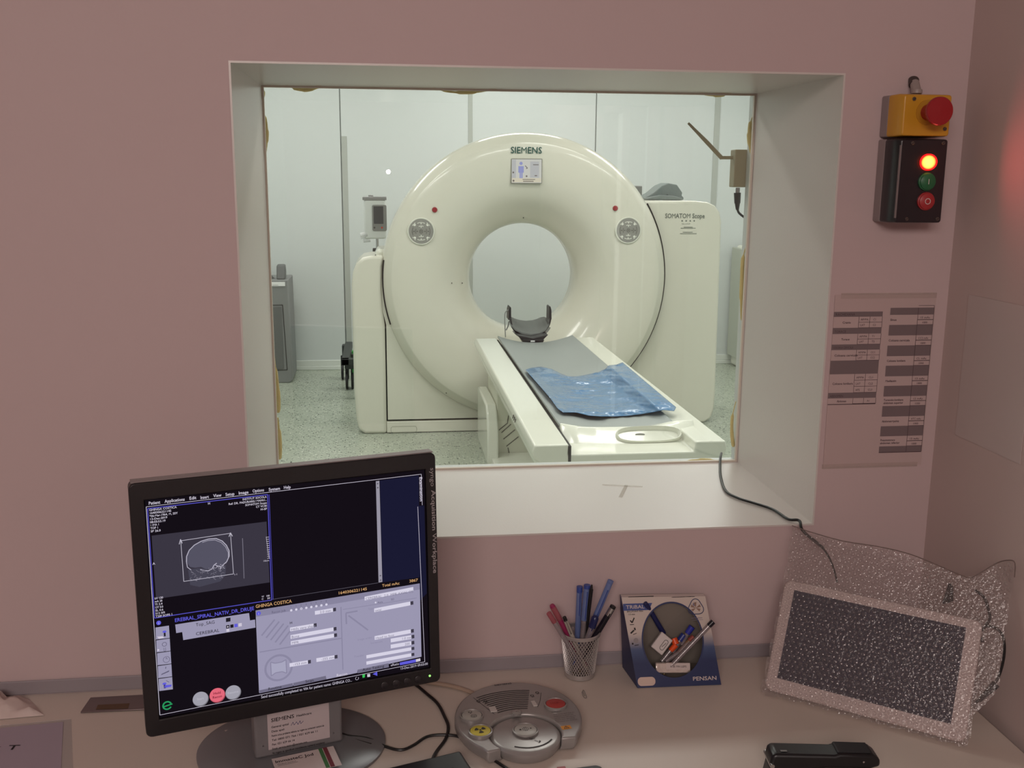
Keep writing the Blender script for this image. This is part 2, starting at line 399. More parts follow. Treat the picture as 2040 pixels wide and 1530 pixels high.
b = B(); b.lathe([(0.358, 6.835), (0.358, 6.93), (0.38, 7.0), (0.45, 7.1), (0.6, 7.2), (0.8, 7.26), (0.90, 7.22), (0.915, 7.1), (0.915, 6.70)], (GX, 0, GZ), 'y', n=120)
obj('rear_shell', b, SHELL, ct, world=True, ang=60)
b = B(); b.lathe([(0.925, 6.636), (0.950, 6.636), (0.950, 6.664), (0.925, 6.664), (0.925, 6.638)], (GX, 0, GZ), 'y', n=80, a0=R(-60), a1=R(31)); obj('seam_gap_shade', b, DARK, ct, world=True)
b = B(); b.lathe([(0.91, 6.553), (0.927, 6.553), (0.927, 6.561), (0.91, 6.561), (0.91, 6.553)], (GX, 0, GZ), 'y', n=40, a0=R(172), a1=R(198)); obj('seam_gap_shade', b, DARK, ct, world=True)  # dark arc drawn in for the groove shadow between ring cover and left wing
# lower front panel inside a dark groove
b = B(); b.bx(-0.013, 0.06, 6.60, 6.63, 0.078, 0.98); b.bx(0.05, 1.46, 6.60, 6.63, 0.078, 0.38); obj('panel_groove', b, DARK, ct, world=True)
b = B(); b.prism([(0.0, 0.09), (1.45, 0.09), (1.45, 0.40)]+[(GX+0.86*math.cos(R(a)), GZ+0.86*math.sin(R(a))) for a in range(-50, -146, -7)]+[(0.12, 0.60), (0.08, 1.0), (-0.03, 1.02), (-0.04, 0.9), (0.0, 0.72)], 6.575, 6.62); obj('lower_panel', b, SHELL, ct, world=True, ang=0)
lw = [(-0.15, 0.0), (-0.19, 0.03), (-0.205, 0.10), (-0.215, 0.3), (-0.215, 0.98), (-0.205, 1.06), (-0.18, 1.12), (-0.14, 1.155), (-0.09, 1.165), (-0.008, 1.165),
      (-0.02, 1.1), (-0.025, 0.95), (-0.02, 0.82), (-0.008, 0.72), (-0.008, 0.0)]
b = B(); b.prism(lw, 6.56, 6.95); fixn(obj('side_wing', b, SHELL, ct, world=True, bevel=0.02, seg=4, ang=50))
b = B(); b.prism([(-0.09, 1.1), (0.02, 1.1), (0.02, 1.2), (-0.05, 1.2)], 6.66, 7.0); fixn(obj('wing_cap', b, SHELL2, ct, world=True, bevel=0.02, seg=3))
rw = [(1.40, 0.0), (2.18, 0.0), (2.225, 0.03), (2.245, 0.09), (2.25, 0.2), (2.235, 1.38), (2.22, 1.44), (2.185, 1.485), (2.13, 1.508), (2.05, 1.515), (1.40, 1.515)]
b = B(); b.prism(rw, 6.66, 7.25); fixn(obj('side_wing', b, SHELL, ct, world=True, bevel=0.015, seg=3, ang=50, label='broad right wing with grey lettering'))
b = B(); b.bx(-0.008, 1.75, 6.562, 6.9, 0.005, 0.078); obj('plinth', b, SHELL, ct, world=True, bevel=0.004)
b = B(); p = [onY(x, y, 6.5618) for x, y in ((779, 851), (830, 849), (830, 860), (779, 862))]
rr = rrect(p[3].x, p[3].z, p[1].x, p[1].z, 0.014); b.line(rr, 0.0025, 6.5612, True); obj('vent_outline', b, mat('seam_beige', C(150, 150, 132), 0.6), ct, world=True)
# right lower front of disc housing: dark body behind so nothing shows through
b = B(); b.bx(0.0, 1.50, 6.64, 7.2, 0.01, 0.5); obj('chassis', b, SHELL, ct, world=True)
def surf(r):
    for (ra, ya), (rb, yb) in zip(prof, prof[1:]):
        if ra <= r <= rb: return ya+(yb-ya)*(r-ra)/(rb-ra+1e-9)
    return 6.48
TEAL = mat('teal_print', C(28, 84, 76), 0.5); GPR = mat('grey_print', C(96, 104, 96), 0.5)
b = B(); a = onY(1017, 305, 6.475); c = onY(1080, 293, 6.475); b.text('SIEMENS', a.x, a.z, c.z-a.z, 6.4745, w=c.x-a.x, bold=1)
obj('lettering', b, TEAL, ct, world=True, ang=0)
b = B(); a = onY(1325, 434.5, 6.655); c = onY(1404.5, 425.5, 6.655); b.text('SOMATOM Scope', a.x, a.z, (c.z-a.z), 6.6575, w=c.x-a.x, bold=1)
for i in range(4):
    q = onY(1359+i*8, 440, 6.6575); b.disc(q.x, q.z, 0.005, 6.6575, 10)
q = onY(1358, 447, 6.6575); b.text('max. n=0.27', q.x, q.z, 0.008, 6.6575)
for k, (x0, x1, y) in enumerate(((1356, 1386, 455), (1362, 1380, 453), (1360, 1380, 463), (1355, 1388, 466))):
    p, q = onY(x0, y, 6.6575), onY(x1, y, 6.6575); b.rect(p.x, p.z, q.x, p.z+0.003, 6.6575)
obj('lettering', b, GPR, ct, world=True, ang=0, label='grey lettering on the right wing')
# gantry display
dp = B(); TL, BR = onY(1019.5, 317, 6.475), onY(1078.5, 364.5, 6.475)
dx0, dx1, dz0, dz1 = TL.x, BR.x, BR.z, TL.z
dp.prism(rrect(dx0-0.004, dz0-0.004, dx1+0.004, dz1+0.004, 0.004), 6.4735, 6.49)
disp = obj('display', dp, mat('display_bezel', C(120, 120, 108), 0.4), ct, world=True, ang=0)
b = B(); Y = 6.4728
MS = [emis('disp_white', C(205, 206, 200)), emis('disp_blue', C(150, 156, 205)), emis('disp_grey', C(186, 188, 190)), emis('disp_ink', C(120, 116, 112)), emis('disp_cream', C(214, 208, 188))]
def D(px, py): q = onY(px, py, Y); return q.x, q.z
b.rect(dx0, dz0, dx1, dz1, Y)
def drect(x0, y0, x1, y1, m, dy=0.0005):
    b.m = m; p, q = D(x0, y1), D(x1, y0); b.rect(p[0], p[1], q[0], q[1], Y-dy)
def ddisc(x, y, r, m, dy=0.001):
    b.m = m; p = D(x, y); b.disc(p[0], p[1], r*0.00322, Y-dy, 16)
drect(1020, 318, 1028, 356, 2); drect(1056, 322, 1074, 354, 2); drect(1020, 355, 1078, 363, 4, 0.0006)
ddisc(1038, 325.5, 3.2, 1); drect(1032.5, 331, 1043.5, 344, 1, 0.001); drect(1035, 344, 1037.8, 355, 1, 0.001); drect(1038.4, 344, 1041.2, 355, 1, 0.001)
b.m = 3; b.line([D(1046, 330), D(1051, 335), D(1048, 336)], 0.005, Y-0.001); ddisc(1022.5, 343.5, 1.8, 3); ddisc(1049, 351, 1.8, 3); ddisc(1023, 360, 2, 3)
drect(1062, 327.5, 1073, 329, 3, 0.001); drect(1065, 349, 1070, 351, 3, 0.001); drect(1041, 357, 1066, 358.2, 3, 0.001); drect(1042, 360.4, 1063, 362, 3, 0.001)
obj('screen', b, MS, disp, ang=0, world=True)
# round control panels and red buttons
def cpanel(px, py):
    q = onY(px, py, 6.47); x, z = q.x, q.z; r = math.hypot(x-GX, z-GZ); y = surf(r)-0.004
    b = B(); b.lathe([(0.086, y+0.01), (0.086, y-0.001), (0.082, y-0.004), (0.078, y-0.003)], (x, 0, z), 'y', 40); rim = obj('control_panel', b, SHELL2, ct, world=True)
    b = B(); b.disc(x, z, 0.080, y-0.0025, 40); obj('panel_face', b, mat('panel_grey', C(146, 146, 140), 0.4), rim, world=True)
    y -= 0.0032
    for s in (1, -1):
        for rr in (0.057, 0.036):
            b = B(); b.ring(x, z, rr-0.004, rr, y, 8, (90 if s > 0 else 270)-26, (90 if s > 0 else 270)+26); b.line([(x, z+s*(rr-0.002)), (x, z+s*(rr-0.013))], 0.006, y)
            obj('key', b, mat('key_white', C(235, 236, 226), 0.4), rim, world=True, ang=0)
            b = B(); c = 0 if s > 0 else 180; b.ring(x, z, rr-0.003, rr, y, 8, c-26, c+26); b.disc(x+s*(rr-0.012), z, 0.004, y, 8)
            obj('key', b, mat('key_dark', C(88, 88, 82), 0.4), rim, world=True, ang=0)
    for ang in (45, 135, 225, 315):
        t = R(ang); b = B(); b.disc(x+0.057*math.cos(t), z+0.057*math.sin(t), 0.008, y, 10); b.line([(x+0.065*math.cos(t+0.2), z+0.065*math.sin(t+0.2)), (x+0.065*math.cos(t-0.2), z+0.065*math.sin(t-0.2))], 0.004, y)
        obj('key', b, MATS['key_white'], rim, world=True, ang=0)
    b = B(); b.ring(x, z, 0.009, 0.012, y, 16); b.poly([(x-0.005, z+0.004), (x, z-0.005), (x+0.005, z+0.004)], y); obj('key', b, MATS['key_dark'], rim, world=True, ang=0)
cpanel(839, 461); cpanel(1252, 459)
RED = mat('red_plastic', C(150, 30, 38), 0.35)
for px, py in ((866, 418), (1226, 415)):
    q = onY(px, py, 6.475); b = B(); b.lathe([(0.017, 6.485), (0.017, 6.474), (0.014, 6.468), (0.0, 6.467)], (q.x, 0, q.z), 'y', 24); obj('stop_button', b, RED, ct, world=True)
for px, py, r in ((1043, 434, 2.0), (889, 783, 2.2), (1161, 559, 2.5), (1187, 559, 2), (900, 564, 2), (921, 564, 1.6), (957, 828, 2), (748, 508, 1.2)):
    q = onY(px, py, 6.5); rr = math.hypot(q.x-GX, q.z-GZ); y = surf(rr) if rr < 0.93 else 6.56
    q = onY(px, py, y); b = B(); b.lathe([(0.0, -0.004), (0.0035, -0.003), (0.004, 0.004)], (q.x, y, q.z), 'y', 10); obj('screw', b, mat('screw_dark', C(84, 84, 72), 0.5), ct, world=True)

# cushion lying on the right wing
cu = thing('folded_positioning_pad', 'crumpled grey-green pad lying on top of the right wing of the scanner', 'pad', (1.87, 6.9, 1.52))
b = B(); n = 24; rows = []
outl = [(1.74, 1.518), (1.745, 1.53), (1.80, 1.56), (1.86, 1.61), (1.905, 1.628), (1.965, 1.618), (2.005, 1.565), (2.0, 1.545), (2.015, 1.535), (2.015, 1.518), (1.93, 1.518), (1.90, 1.55), (1.87, 1.518)]
b.prism(outl, 6.82, 7.02); fixn(obj('pad_fold', b, mat('pad_grey', C(120, 130, 128), 0.6, bump=0.4, bscale=25, bdist=0.01), cu, world=True, bevel=0.008, seg=3, ang=60))
b = B(); b.prism([(1.745, 1.518), (1.74, 1.528), (1.84, 1.55), (1.93, 1.545), (1.99, 1.528), (1.99, 1.518)], 6.76, 6.84); fixn(obj('pad_lip', b, MATS['pad_grey'], cu, world=True, bevel=0.005, ang=60))
b = B(); q = onY(1262, 370, 7.12); p = onY(1276, 402, 7.12); b.bx(q.x-0.02, p.x, 7.08, 7.16, 1.516, q.z)
tag(obj('small_grey_box', b, GREYM, bevel=0.006), 'small grey box on the scanner housing behind the ring edge', 'box')

# ============================================================ PATIENT TABLE
pt = thing('patient_table', 'long white scanner table with a grey mat, running from the ring toward the window', 'table', (0.9, 5.6, 0))
X0, X1, ZT = 0.532, 1.268, 0.70
MX0, MX1 = 0.672, 1.135
cs = [(X0+0.004, ZT), (X0-0.004, 0.675), (X0+0.004, 0.645), (X0+0.018, 0.635), (X0+0.02, 0.60), (X0+0.034, 0.592), (X0+0.05, 0.535), (X0+0.075, 0.52),
      (X1-0.075, 0.52), (X1-0.05, 0.535), (X1-0.034, 0.592), (X1-0.02, 0.60), (X1-0.018, 0.635), (X1-0.004, 0.645), (X1+0.004, 0.675), (X1-0.004, ZT),
      (MX1+0.012, ZT), (MX1+0.010, 0.66), (MX0-0.010, 0.66), (MX0-0.008, ZT)]
b = B(); b.prism(cs, 3.60, 6.10); fixn(obj('table_frame', b, SHELL2, pt, world=True, bevel=0.006, seg=3, ang=50))
b = B(); b.bx(MX0-0.0098, MX0+0.001, 3.598, 6.08, 0.56, 0.694); obj('seam', b, DARK, pt, world=True, ang=0)
def matz(t): return 0.716-0.045*(1-t*t)
b = B(); nx, ny = 16, 8; rings = []
for j in range(ny+1):
    y = 3.86+(6.10-3.86)*j/ny
    top = [V((MX0+(MX1-MX0)*i/nx, y+0.0*i, matz(2*i/nx-1))) for i in range(nx+1)]
    rings.append(top+[p-V((0, 0, 0.014)) for p in reversed(top)])
b.loft(rings); fixn(obj('mat', b, mat('grey_mat', C(146, 152, 150), 0.42), pt, world=True, bevel=0.003, ang=50))
b = B(); rings = []
for j in range(2):
    y = (3.84, 6.08)[j]
    top = [V((MX0+0.004+(MX1-MX0-0.008)*i/nx, y, matz(2*i/nx-1)-0.016)) for i in range(nx+1)]
    rings.append(top+[V((MX1-0.02, y, 0.655)), V((MX0+0.02, y, 0.655))])
b.loft(rings); fixn(obj('cradle', b, SHELL2, pt, world=True, bevel=0.003))
# rounded end piece with an oval hand grip
b = B(); prY = [(3.90, .668), (3.885, .700), (3.872, .716), (3.85, .722), (3.825, .712), (3.78, .675), (3.73, .628), (3.67, .570), (3.62, .51), (3.59, .44), (3.585, .36)]
rings = []; ex0, ex1 = MX0+0.002, 1.215
for k in range(25):
    t = k/24; x = ex0+(ex1-ex0)*t; e = abs(2*t-1); bulge = -0.022*(1-e**2.5); drop = -0.03*max(0, (e-0.75)/0.25)**2
    dip = lambda i: (matz(max(-1, min(1, (x-MX0)/(MX1-MX0)*2-1)))-0.716)*0.55 if i < 4 else 0
    rings.append([V((x, y+bulge*min(1, i/5), z+(drop if i > 3 else 0)+dip(i))) for i, (y, z) in enumerate(prY)]+[V((x, 3.90, .36))])
b.loft(rings); fixn(obj('table_end', b, SHELL2, pt, world=True, bevel=0.006, ang=55))
HF = Frame((0.93, 3.725, 0.640), (1, 0, 0), (0, 0.73, 0.69))
def surfpt(px, py, d=0.0):
    return HF.px(px, py, d)
c0 = HF.px(1292, 867); a0 = HF.px(1231, 867)
def oval(cx, cz, rx, rz, n=36, e=0.75):
    return [(cx+rx*math.copysign(abs(math.cos(t))**e, math.cos(t)), cz+rz*math.copysign(abs(math.sin(t))**e, math.sin(t))) for t in [2*PI*i/n for i in range(n)]]
rx = c0[0]-a0[0]; rz = 0.031
hf = thing  # (grip built in the face frame)
b = B(); o1 = oval(c0[0], c0[1], rx, rz); o2 = oval(c0[0], c0[1], rx*1.08, rz*1.22)
b.loft([[HF.w(x, z, 0.03) for x, z in o2], [HF.w(x, z, -0.010) for x, z in o2], [HF.w(x, z, -0.014) for x, z in oval(c0[0], c0[1], rx*1.05, rz*1.12)], [HF.w(x, z, -0.008) for x, z in o1], [HF.w(x, z, 0.002) for x, z in oval(c0[0], c0[1]-0.002, rx*.97, rz*.88)]], caps=True)
gr = fixn(obj('hand_grip', b, SHELL2, pt, world=True, ang=50))
b = B(); q = HF.px(1275, 866); b.loft([[HF.w(q[0]+.02*math.cos(t*PI/8), q[1]+.006*math.sin(t*PI/8), -.001) for t in range(16)], [HF.w(q[0]+.02*math.cos(t*PI/8), q[1]+.006*math.sin(t*PI/8), -.0) for t in range(16)]])
obj('grip_slot', b, mat('slot_grey', C(110, 112, 100), 0.5), gr, world=True)
# arch panel outline below the grip
b = B(); AY = 3.415
def AFp(px_, py_):
    r_ = ray(px_, py_); t_ = 3.3/r_.y
    while t_ < 4.0/r_.y:
        p_ = CAM+r_*t_; y_ = p_.y+0.019
        for (ya, za), (yc, zc) in zip(prY[2:], prY[3:]):
            if yc <= y_ <= ya and p_.z <= za+(zc-za)*(ya-y_)/(ya-yc): return p_
        t_ += 0.002/r_.y
    return p_
pp = [AFp(x, y) for x, y in ((1263, 925), (1263, 900), (1272, 891), (1300, 887), (1332, 889), (1343, 900), (1345, 925))]
b.tube(pp, 0.0055, 8, 6); obj('arch_moulding', b, SHELL, pt, world=True)
# lifting column and foot
b = B(); b.prism([(5.72, 0.0), (5.74, 0.2), (5.80, 0.30), (5.86, 0.345), (6.38, 0.345), (6.38, 0)], 0.575, 0.64, 'x'); fixn(obj('column_shell', b, SHELL2, pt, world=True, bevel=0.012, seg=3))
b = B(); b.prism([(5.72, 0.0), (5.74, 0.2), (5.80, 0.30), (5.86, 0.345), (6.38, 0.345), (6.38, 0)], 1.17, 1.235, 'x'); fixn(obj('column_shell', b, SHELL2, pt, world=True, bevel=0.012, seg=3))
b = B(); b.bx(0.64, 1.17, 5.84, 6.36, 0.0, 0.53); obj('lift_column', b, mat('column_cream', C(206, 206, 188), 0.35), pt, world=True, bevel=0.006)
b = B(); b.bx(0.60, 1.21, 5.2, 5.84, 0.0, 0.05); obj('foot_plate', b, SHELL2, pt, world=True, bevel=0.008)
b = B(); YY = 5.838
for l in (((994, 857), (1011, 843), (1013, 828)), ((999, 862), (1018, 845)), ((1003, 875), (1026, 856)), ((1009, 889), (1033, 870)), ((1012, 892), (1015, 906)), ((1016, 906), (1062, 904))):
    b.tube([onY(x, y, YY) for x, y in l], 0.0028, 5, 1)
obj('fold_line', b, mat('fold_dark', C(70, 70, 56), 0.6), pt, world=True)
b = B(); q = onZ(1019, 926, 0.052); b.line([(q.x-0.016, 0), (q.x, 0.0), (q.x+0.016, 0)], 0.004)
b = B(); b.tube([V((q.x-0.02, q.y-0.02, 0.052)), V((q.x, q.y+0.02, 0.052)), V((q.x+0.02, q.y-0.02, 0.052))], 0.0035, 5, 1); obj('floor_mark', b, DARK, pt, world=True)
b = B(); qq = [(X0+0.004, 4.10+i*0.035, 0.675) for i in range(3)]
for q in qq: b.tube([V(q)+V((-0.009, -0.01, 0.008)), V(q)+V((-0.009, 0.012, -0.012))], 0.002, 5, 1)
obj('rail_mark', b, INKG, pt, world=True)

# head holder
hh = thing('head_holder', 'black U-shaped head holder with grey pad standing in the scanner bore', 'head holder', (0.9, 6.2, 0.69))
cx, cz = 0.892, 0.80
def ubow(r, y, top, z0=0.0, n=20, sx=1.0):
    return [V((cx+sx*r*math.cos(PI+PI*i/n), y, cz+z0+r*0.92*math.sin(PI+PI*i/n))) for i in range(n+1)]
def resamp(l, n):
    return [lerp_l(l, i/n) for i in range(n+1)]
def lerp_l(l, t):
    f = t*(len(l)-1); i = min(int(f), len(l)-2); k = f-i; return (l[i][0]*(1-k)+l[i+1][0]*k, l[i][1]*(1-k)+l[i+1][1]*k)
near = resamp([(1015.5, 634), (1017, 645), (1026, 655), (1040, 662), (1058, 665.5), (1075, 663), (1088, 655), (1094, 645), (1094.5, 634)], 24)
far = resamp([(1018, 631), (1024, 634), (1035, 637.5), (1047, 639), (1060, 638), (1069, 635.5), (1077, 632), (1084, 631), (1091, 634)], 24)
b = B(); NP = [onY(x, y, 6.225) for x, y in near]; FP = [onY(x, y, 6.50) for x, y in far]
b.loft([[p, q, q-V((0, 0, .014)), p-V((0, 0, .010))] for p, q in zip(NP, FP)]); fixn(obj('head_pad', b, mat('head_pad_grey', C(118, 122, 120), 0.7), hh, world=True, bevel=0.002, ang=50))
for nm, ra, rb, ya, yb, m in (('cradle_shell', 0.132, 0.120, 6.24, 6.40, BLACK), ('bottom_rail', 0.140, 0.1325, 6.222, 6.24, GREYM)):
    hp = nm == 'head_pad'
    b = B(); n = 20; a0, a1 = (PI, 2*PI) if nm != 'bottom_rail' else (PI*1.2, PI*1.86)
    rg = [[V((cx+(0.014 if y > 6.3 else 0)+r*(0.86 if hp and y > 6.3 else 1)*math.cos(a0+(a1-a0)*i/n), y, cz+(0.022 if y > 6.3 else 0)+r*(0.80 if hp and y > 6.3 else 0.95)*math.sin(a0+(a1-a0)*i/n))) for r, y in ((ra, ya), (ra, yb), (rb, yb), (rb, ya))] for i in range(n+1)]
    b.loft(rg); fixn(obj(nm, b, m, hh, world=True, bevel=0.002))
for s in (-1, 1):
    b = B(); b.prism([(cx+s*0.119, 0.79), (cx+s*0.136, 0.79), (cx+s*0.134, 0.85), (cx+s*0.128, 0.872), (cx+s*0.120, 0.868)], 6.25, 6.36); fixn(obj('side_arm', b, BLACK, hh, world=True, bevel=0.002))
b = B(); b.prism([(cx-0.10, 0.715), (cx-0.04, 0.665), (cx+0.045, 0.665), (cx+0.095, 0.715), (cx, 0.695)], 6.118, 6.30); b.prism([(cx-0.045, 0.645), (cx+0.055, 0.645), (cx+0.07, 0.685), (cx-0.07, 0.685)], 6.115, 6.30)
st = fixn(obj('stem', b, BLACK, hh, world=True, bevel=0.003))
b = B(); q = onY(1061, 680, 6.112); b.rect(q.x-0.012, q.z-0.004, q.x+0.014, q.z+0.005, 6.1135); obj('white_label', b, mat('label_white', C(235, 235, 235), 0.5), st, world=True)
b = B(); b.tube([onY(x, y, 6.25) for x, y in ((1007, 672), (1006, 650), (1005.5, 632), (1007, 622), (1013, 617))], 0.003, 6, 5); b.tube([onY(x, y, 6.25) for x, y in ((1014, 640), (1012, 650), (1008, 658))], 0.004, 6, 4)
obj('strap_wire', b, GREYM, hh, world=True)

# blue plastic sheet across the mat
topl = [(1047, 737), (1058, 733), (1078, 731), (1098, 735), (1118, 745), (1132, 750), (1150, 750), (1168, 747), (1190, 742), (1205, 736), (1213, 728), (1228, 727), (1240, 722)]
botl = [(1104, 802), (1112, 815), (1122, 822), (1148, 822), (1172, 828), (1198, 830), (1222, 830), (1246, 829), (1272, 826), (1297, 822), (1322, 817), (1343, 819), (1347, 812)]
b = B(); nx, ny = 96, 48
def lerp_l(l, t):
    f = t*(len(l)-1); i = min(int(f), len(l)-2); k = f-i; return (l[i][0]*(1-k)+l[i+1][0]*k, l[i][1]*(1-k)+l[i+1][1]*k)
vs = []
for j in range(ny+1):
    for i in range(nx+1):
        u, v = i/nx, j/ny; p0 = lerp_l(topl, u); p1 = lerp_l(botl, u)
        bow = 14*math.sin(PI*v)*(u-0.5)*0 + (10*math.sin(PI*v) if u > 0.97 else 0)*0
        q = onZ(p0[0]*(1-v)+p1[0]*v, p0[1]*(1-v)+p1[1]*v, 0.715)
        tt = (q.x-MX0)/(MX1-MX0)*2-1
        base = matz(max(-1, min(1, tt)))+0.004 if abs(tt) <= 1 else 0.719
        edge = max(0, 1-min(v, 1-v)*9)
        nz = noise.noise(V((q.x*9, q.y*6, 0)))*0.012+noise.noise(V((q.x*26, q.y*15, 3)))*0.006*(0.5+edge)+abs(noise.noise(V((q.x*8, q.y*22, 9))))*0.010
        zz = base+0.012+nz*0.5-edge*0.004+0.010*max(0, min(1, (abs(tt)-0.7)/0.3))
        s = (CAM.z-zz)/(CAM.z-0.715); vs.append(CAM+(q-CAM)*s)
fs = [(j*(nx+1)+i, j*(nx+1)+i+1, (j+1)*(nx+1)+i+1, (j+1)*(nx+1)+i) for j in range(ny) for i in range(nx)]
b.add(vs, fs)
sh = obj('plastic_sheet', b, mat('blue_plastic_film', C(82, 125, 166), 0.2, bump=0.4, bscale=26, bdist=0.008, coat=0.3), ang=180)
md = sh.modifiers.new('thick', 'SOLIDIFY'); md.thickness = 0.0015
tag(sh, 'wrinkled glossy blue plastic sheet draped across the grey mat of the scanner table', 'plastic sheet')

# ============================================================ OTHER THINGS IN THE EXAM ROOM
tr = thing('medical_trolley', 'grey medical trolley with a push handle at the left edge of the window view', 'trolley', (-1.05, 8.4, 0))
TG = mat('trolley_grey', C(128, 130, 130), 0.5); TG2 = mat('trolley_grey_dark', C(96, 98, 98), 0.5)
b = B(); b.prism([(-1.36, 0.0), (-0.79, 0.0), (-0.765, 0.02), (-0.772, 0.84), (-1.36, 0.84)], 8.30, 8.72); fixn(obj('body', b, TG, tr, world=True, bevel=0.008))
q0, q1 = onY(540, 608, 8.296), onY(571, 742, 8.296)
b = B(); b.line([(-1.2, q0.z), (q1.x-0.012, q0.z), (q1.x+0.005, q1.z+0.02), (-1.2, q1.z+0.02)], 0.006, 8.2965); dr = obj('door_groove', b, DARK, tr, world=True, ang=0)
b = B(); b.bx(-1.34, q1.x-0.02, 8.293, 8.30, q1.z+0.03, q0.z-0.01); obj('door', b, TG2, tr, world=True, bevel=0.003)
q0, q1 = onY(540, 562, 8.294), onY(568, 570, 8.294); b = B(); b.bx(q0.x-0.1, q1.x, 8.294, 8.2995, q1.z, q0.z); lb = obj('label', b, mat('label_white', C(235, 235, 235), 0.5), tr, world=True, ang=0, label='white printed label')
b = B(); b.text('Truse materiale', q0.x-0.09, q1.z+0.018, 0.010, 8.2935); b.text('sanitare', q0.x+0.01, q1.z+0.004, 0.010, 8.2935); obj('print', b, INKG, lb, world=True, ang=0)
b = B(); b.prism([(8.32, 0.84), (8.36, 0.95), (8.44, 0.955), (8.48, 0.9), (8.46, 0.84)], -0.865, -0.80, 'x'); fixn(obj('push_handle', b, TG2, tr, world=True, bevel=0.01, seg=3))
b = B(); b.lathe([(0.0, 0.045), (0.05, 0.035), (0.08, 0.0)], (-0.97, 8.42, 0.84), 'z', 24); obj('lid_knob', b, TG2, tr, world=True)
b = B(); b.bx(-1.34, -0.79, 8.31, 8.7, 0.0, 0.06); obj('foot_rail', b, TG, tr, world=True)

inj = thing('contrast_injector', 'white contrast injector with a small grey screen on a stand, left of the scanner ring', 'injector', (-0.12, 7.9, 0))
IY = 7.6
q0, q1 = onY(724, 398, IY), onY(767, 476, IY); b = B(); b.prism(rrect(q0.x, q1.z, q1.x+0.01, q0.z, 0.02), IY, IY+0.13); fixn(obj('head_housing', b, mat('injector_white', C(222, 226, 224), 0.35), inj, world=True, bevel=0.012, seg=3))
q0, q1 = onY(741, 408, IY), onY(768, 460, IY); b = B(); b.prism(rrect(q0.x, q1.z, q1.x+0.01, q0.z, 0.012), IY-0.008, IY+0.004); f_ = obj('screen_frame', b, GREYM, inj, world=True, bevel=0.002)
q0, q1 = onY(744, 411, IY-.01), onY(764, 446, IY-.01); b = B(); b.rect(q0.x, q1.z, q1.x, q0.z, IY-0.0088); obj('screen', b, mat('lcd_dark', C(72, 76, 78), 0.15), f_, world=True)
for px, c in ((746, C(60, 60, 60)), (761, C(200, 60, 40))):
    q = onY(px, 453.5, IY-.01); b = B(); b.disc(q.x, q.z, 0.007, IY-0.0092, 12); obj('button', b, mat('inj_btn_%d' % px, c, 0.4), f_, world=True)
b = B(); q0, q1 = onY(722, 394, IY), onY(770, 399, IY); b.bx(q0.x, q1.x, IY-0.005, IY+0.14, q1.z, q0.z+0.008); b.cyl((q0.x+0.06, IY+0.04, q0.z), (q0.x+0.06, IY+0.04, q0.z+0.02), 0.018); obj('top_tray', b, SILVER, inj, world=True, bevel=0.004)
b = B(); q = onY(718, 470, IY); b.cyl((q.x, IY+0.02, q.z), (q.x+0.05, IY+0.02, q.z+0.01), 0.025); q = onY(724, 480, IY); b.cyl((q.x, IY+.02, q.z), (q.x+0.05, IY+0.02, q.z+0.005), 0.014)
obj('syringe', b, clear('syringe_clear', (0.9, 0.92, 0.92, 1), 0.15, 0.1, 0.35), inj, world=True)
b = B(); b.cyl((-0.055, IY+0.06, 0.30), (-0.055, IY+0.06, 1.22), 0.010); obj('pole', b, STEEL, inj, world=True)
b = B(); b.bx(-0.09, -0.02, IY+0.03, IY+0.09, 1.07, 1.135); obj('clamp', b, mat('clamp_grey', C(70, 72, 70), 0.5), inj, world=True, bevel=0.005)
b = B(); b.bx(-0.10, 0.0, IY, IY+0.12, 0.26, 0.34); b.bx(-0.34, 0.05, IY+0.03, IY+0.09, 0.26, 0.31); b.bx(-0.34, -0.28, IY+0.03, 8.45, 0.26, 0.31); 
for q in ((-0.335, 8.42), (-0.30, 8.0)): b.bx(q[0]-0.03, q[0]+0.05, q[1]-0.04, q[1]+0.04, 0.17, 0.29)
obj('base_frame', b, mat('base_dark', C(52, 56, 54), 0.5), inj, world=True, bevel=0.006)
b = B(); b.bx(-0.272, -0.26, 7.97, 8.03, 0.14, 0.31); obj('green_cover', b, mat('green_plastic', C(60, 150, 70), 0.5), inj, world=True)
for q in ((-0.345, 8.42), (-0.295, 8.02)):
    for s in (-0.022, 0.022):
        b = B(); b.cyl((q[0]+s-0.009, q[1], 0.07), (q[0]+s+0.009, q[1], 0.07), 0.07, n=24); b.cyl((q[0]+s, q[1], 0.07), (q[0]+s, q[1], 0.20), 0.012, n=10)
        obj('caster', b, BLACK, inj, world=True, bevel=0.004)

cb = thing('white_cabinet', 'tall white cabinet with a dark door seam at the right edge of the window view', 'cabinet', (3.28, 8.5, 0))
b = B(); b.prism(rrect(3.10, 0.0, 3.50, 1.08, 0.03), 8.35, 8.80); fixn(obj('body', b, SHELL2, cb, world=True, bevel=0.01))
b = B(); b.bx(3.155, 3.163, 8.344, 8.352, 0.2, 0.86); b.bx(3.11, 3.45, 8.346, 8.352, 0.95, 0.956); obj('door_seam', b, DARK, cb, world=True)
b = B(); b.bx(3.17, 3.48, 8.335, 8.35, 0.1, 0.9); obj('door', b, SHELL2, cb, world=True, bevel=0.006)
b = B(); b.bx(3.06, 3.10, 8.55, 8.80, 0.10, 1.06); obj('side_panel', b, mat('cab_side', C(180, 184, 172), 0.5), cb, world=True, bevel=0.004)

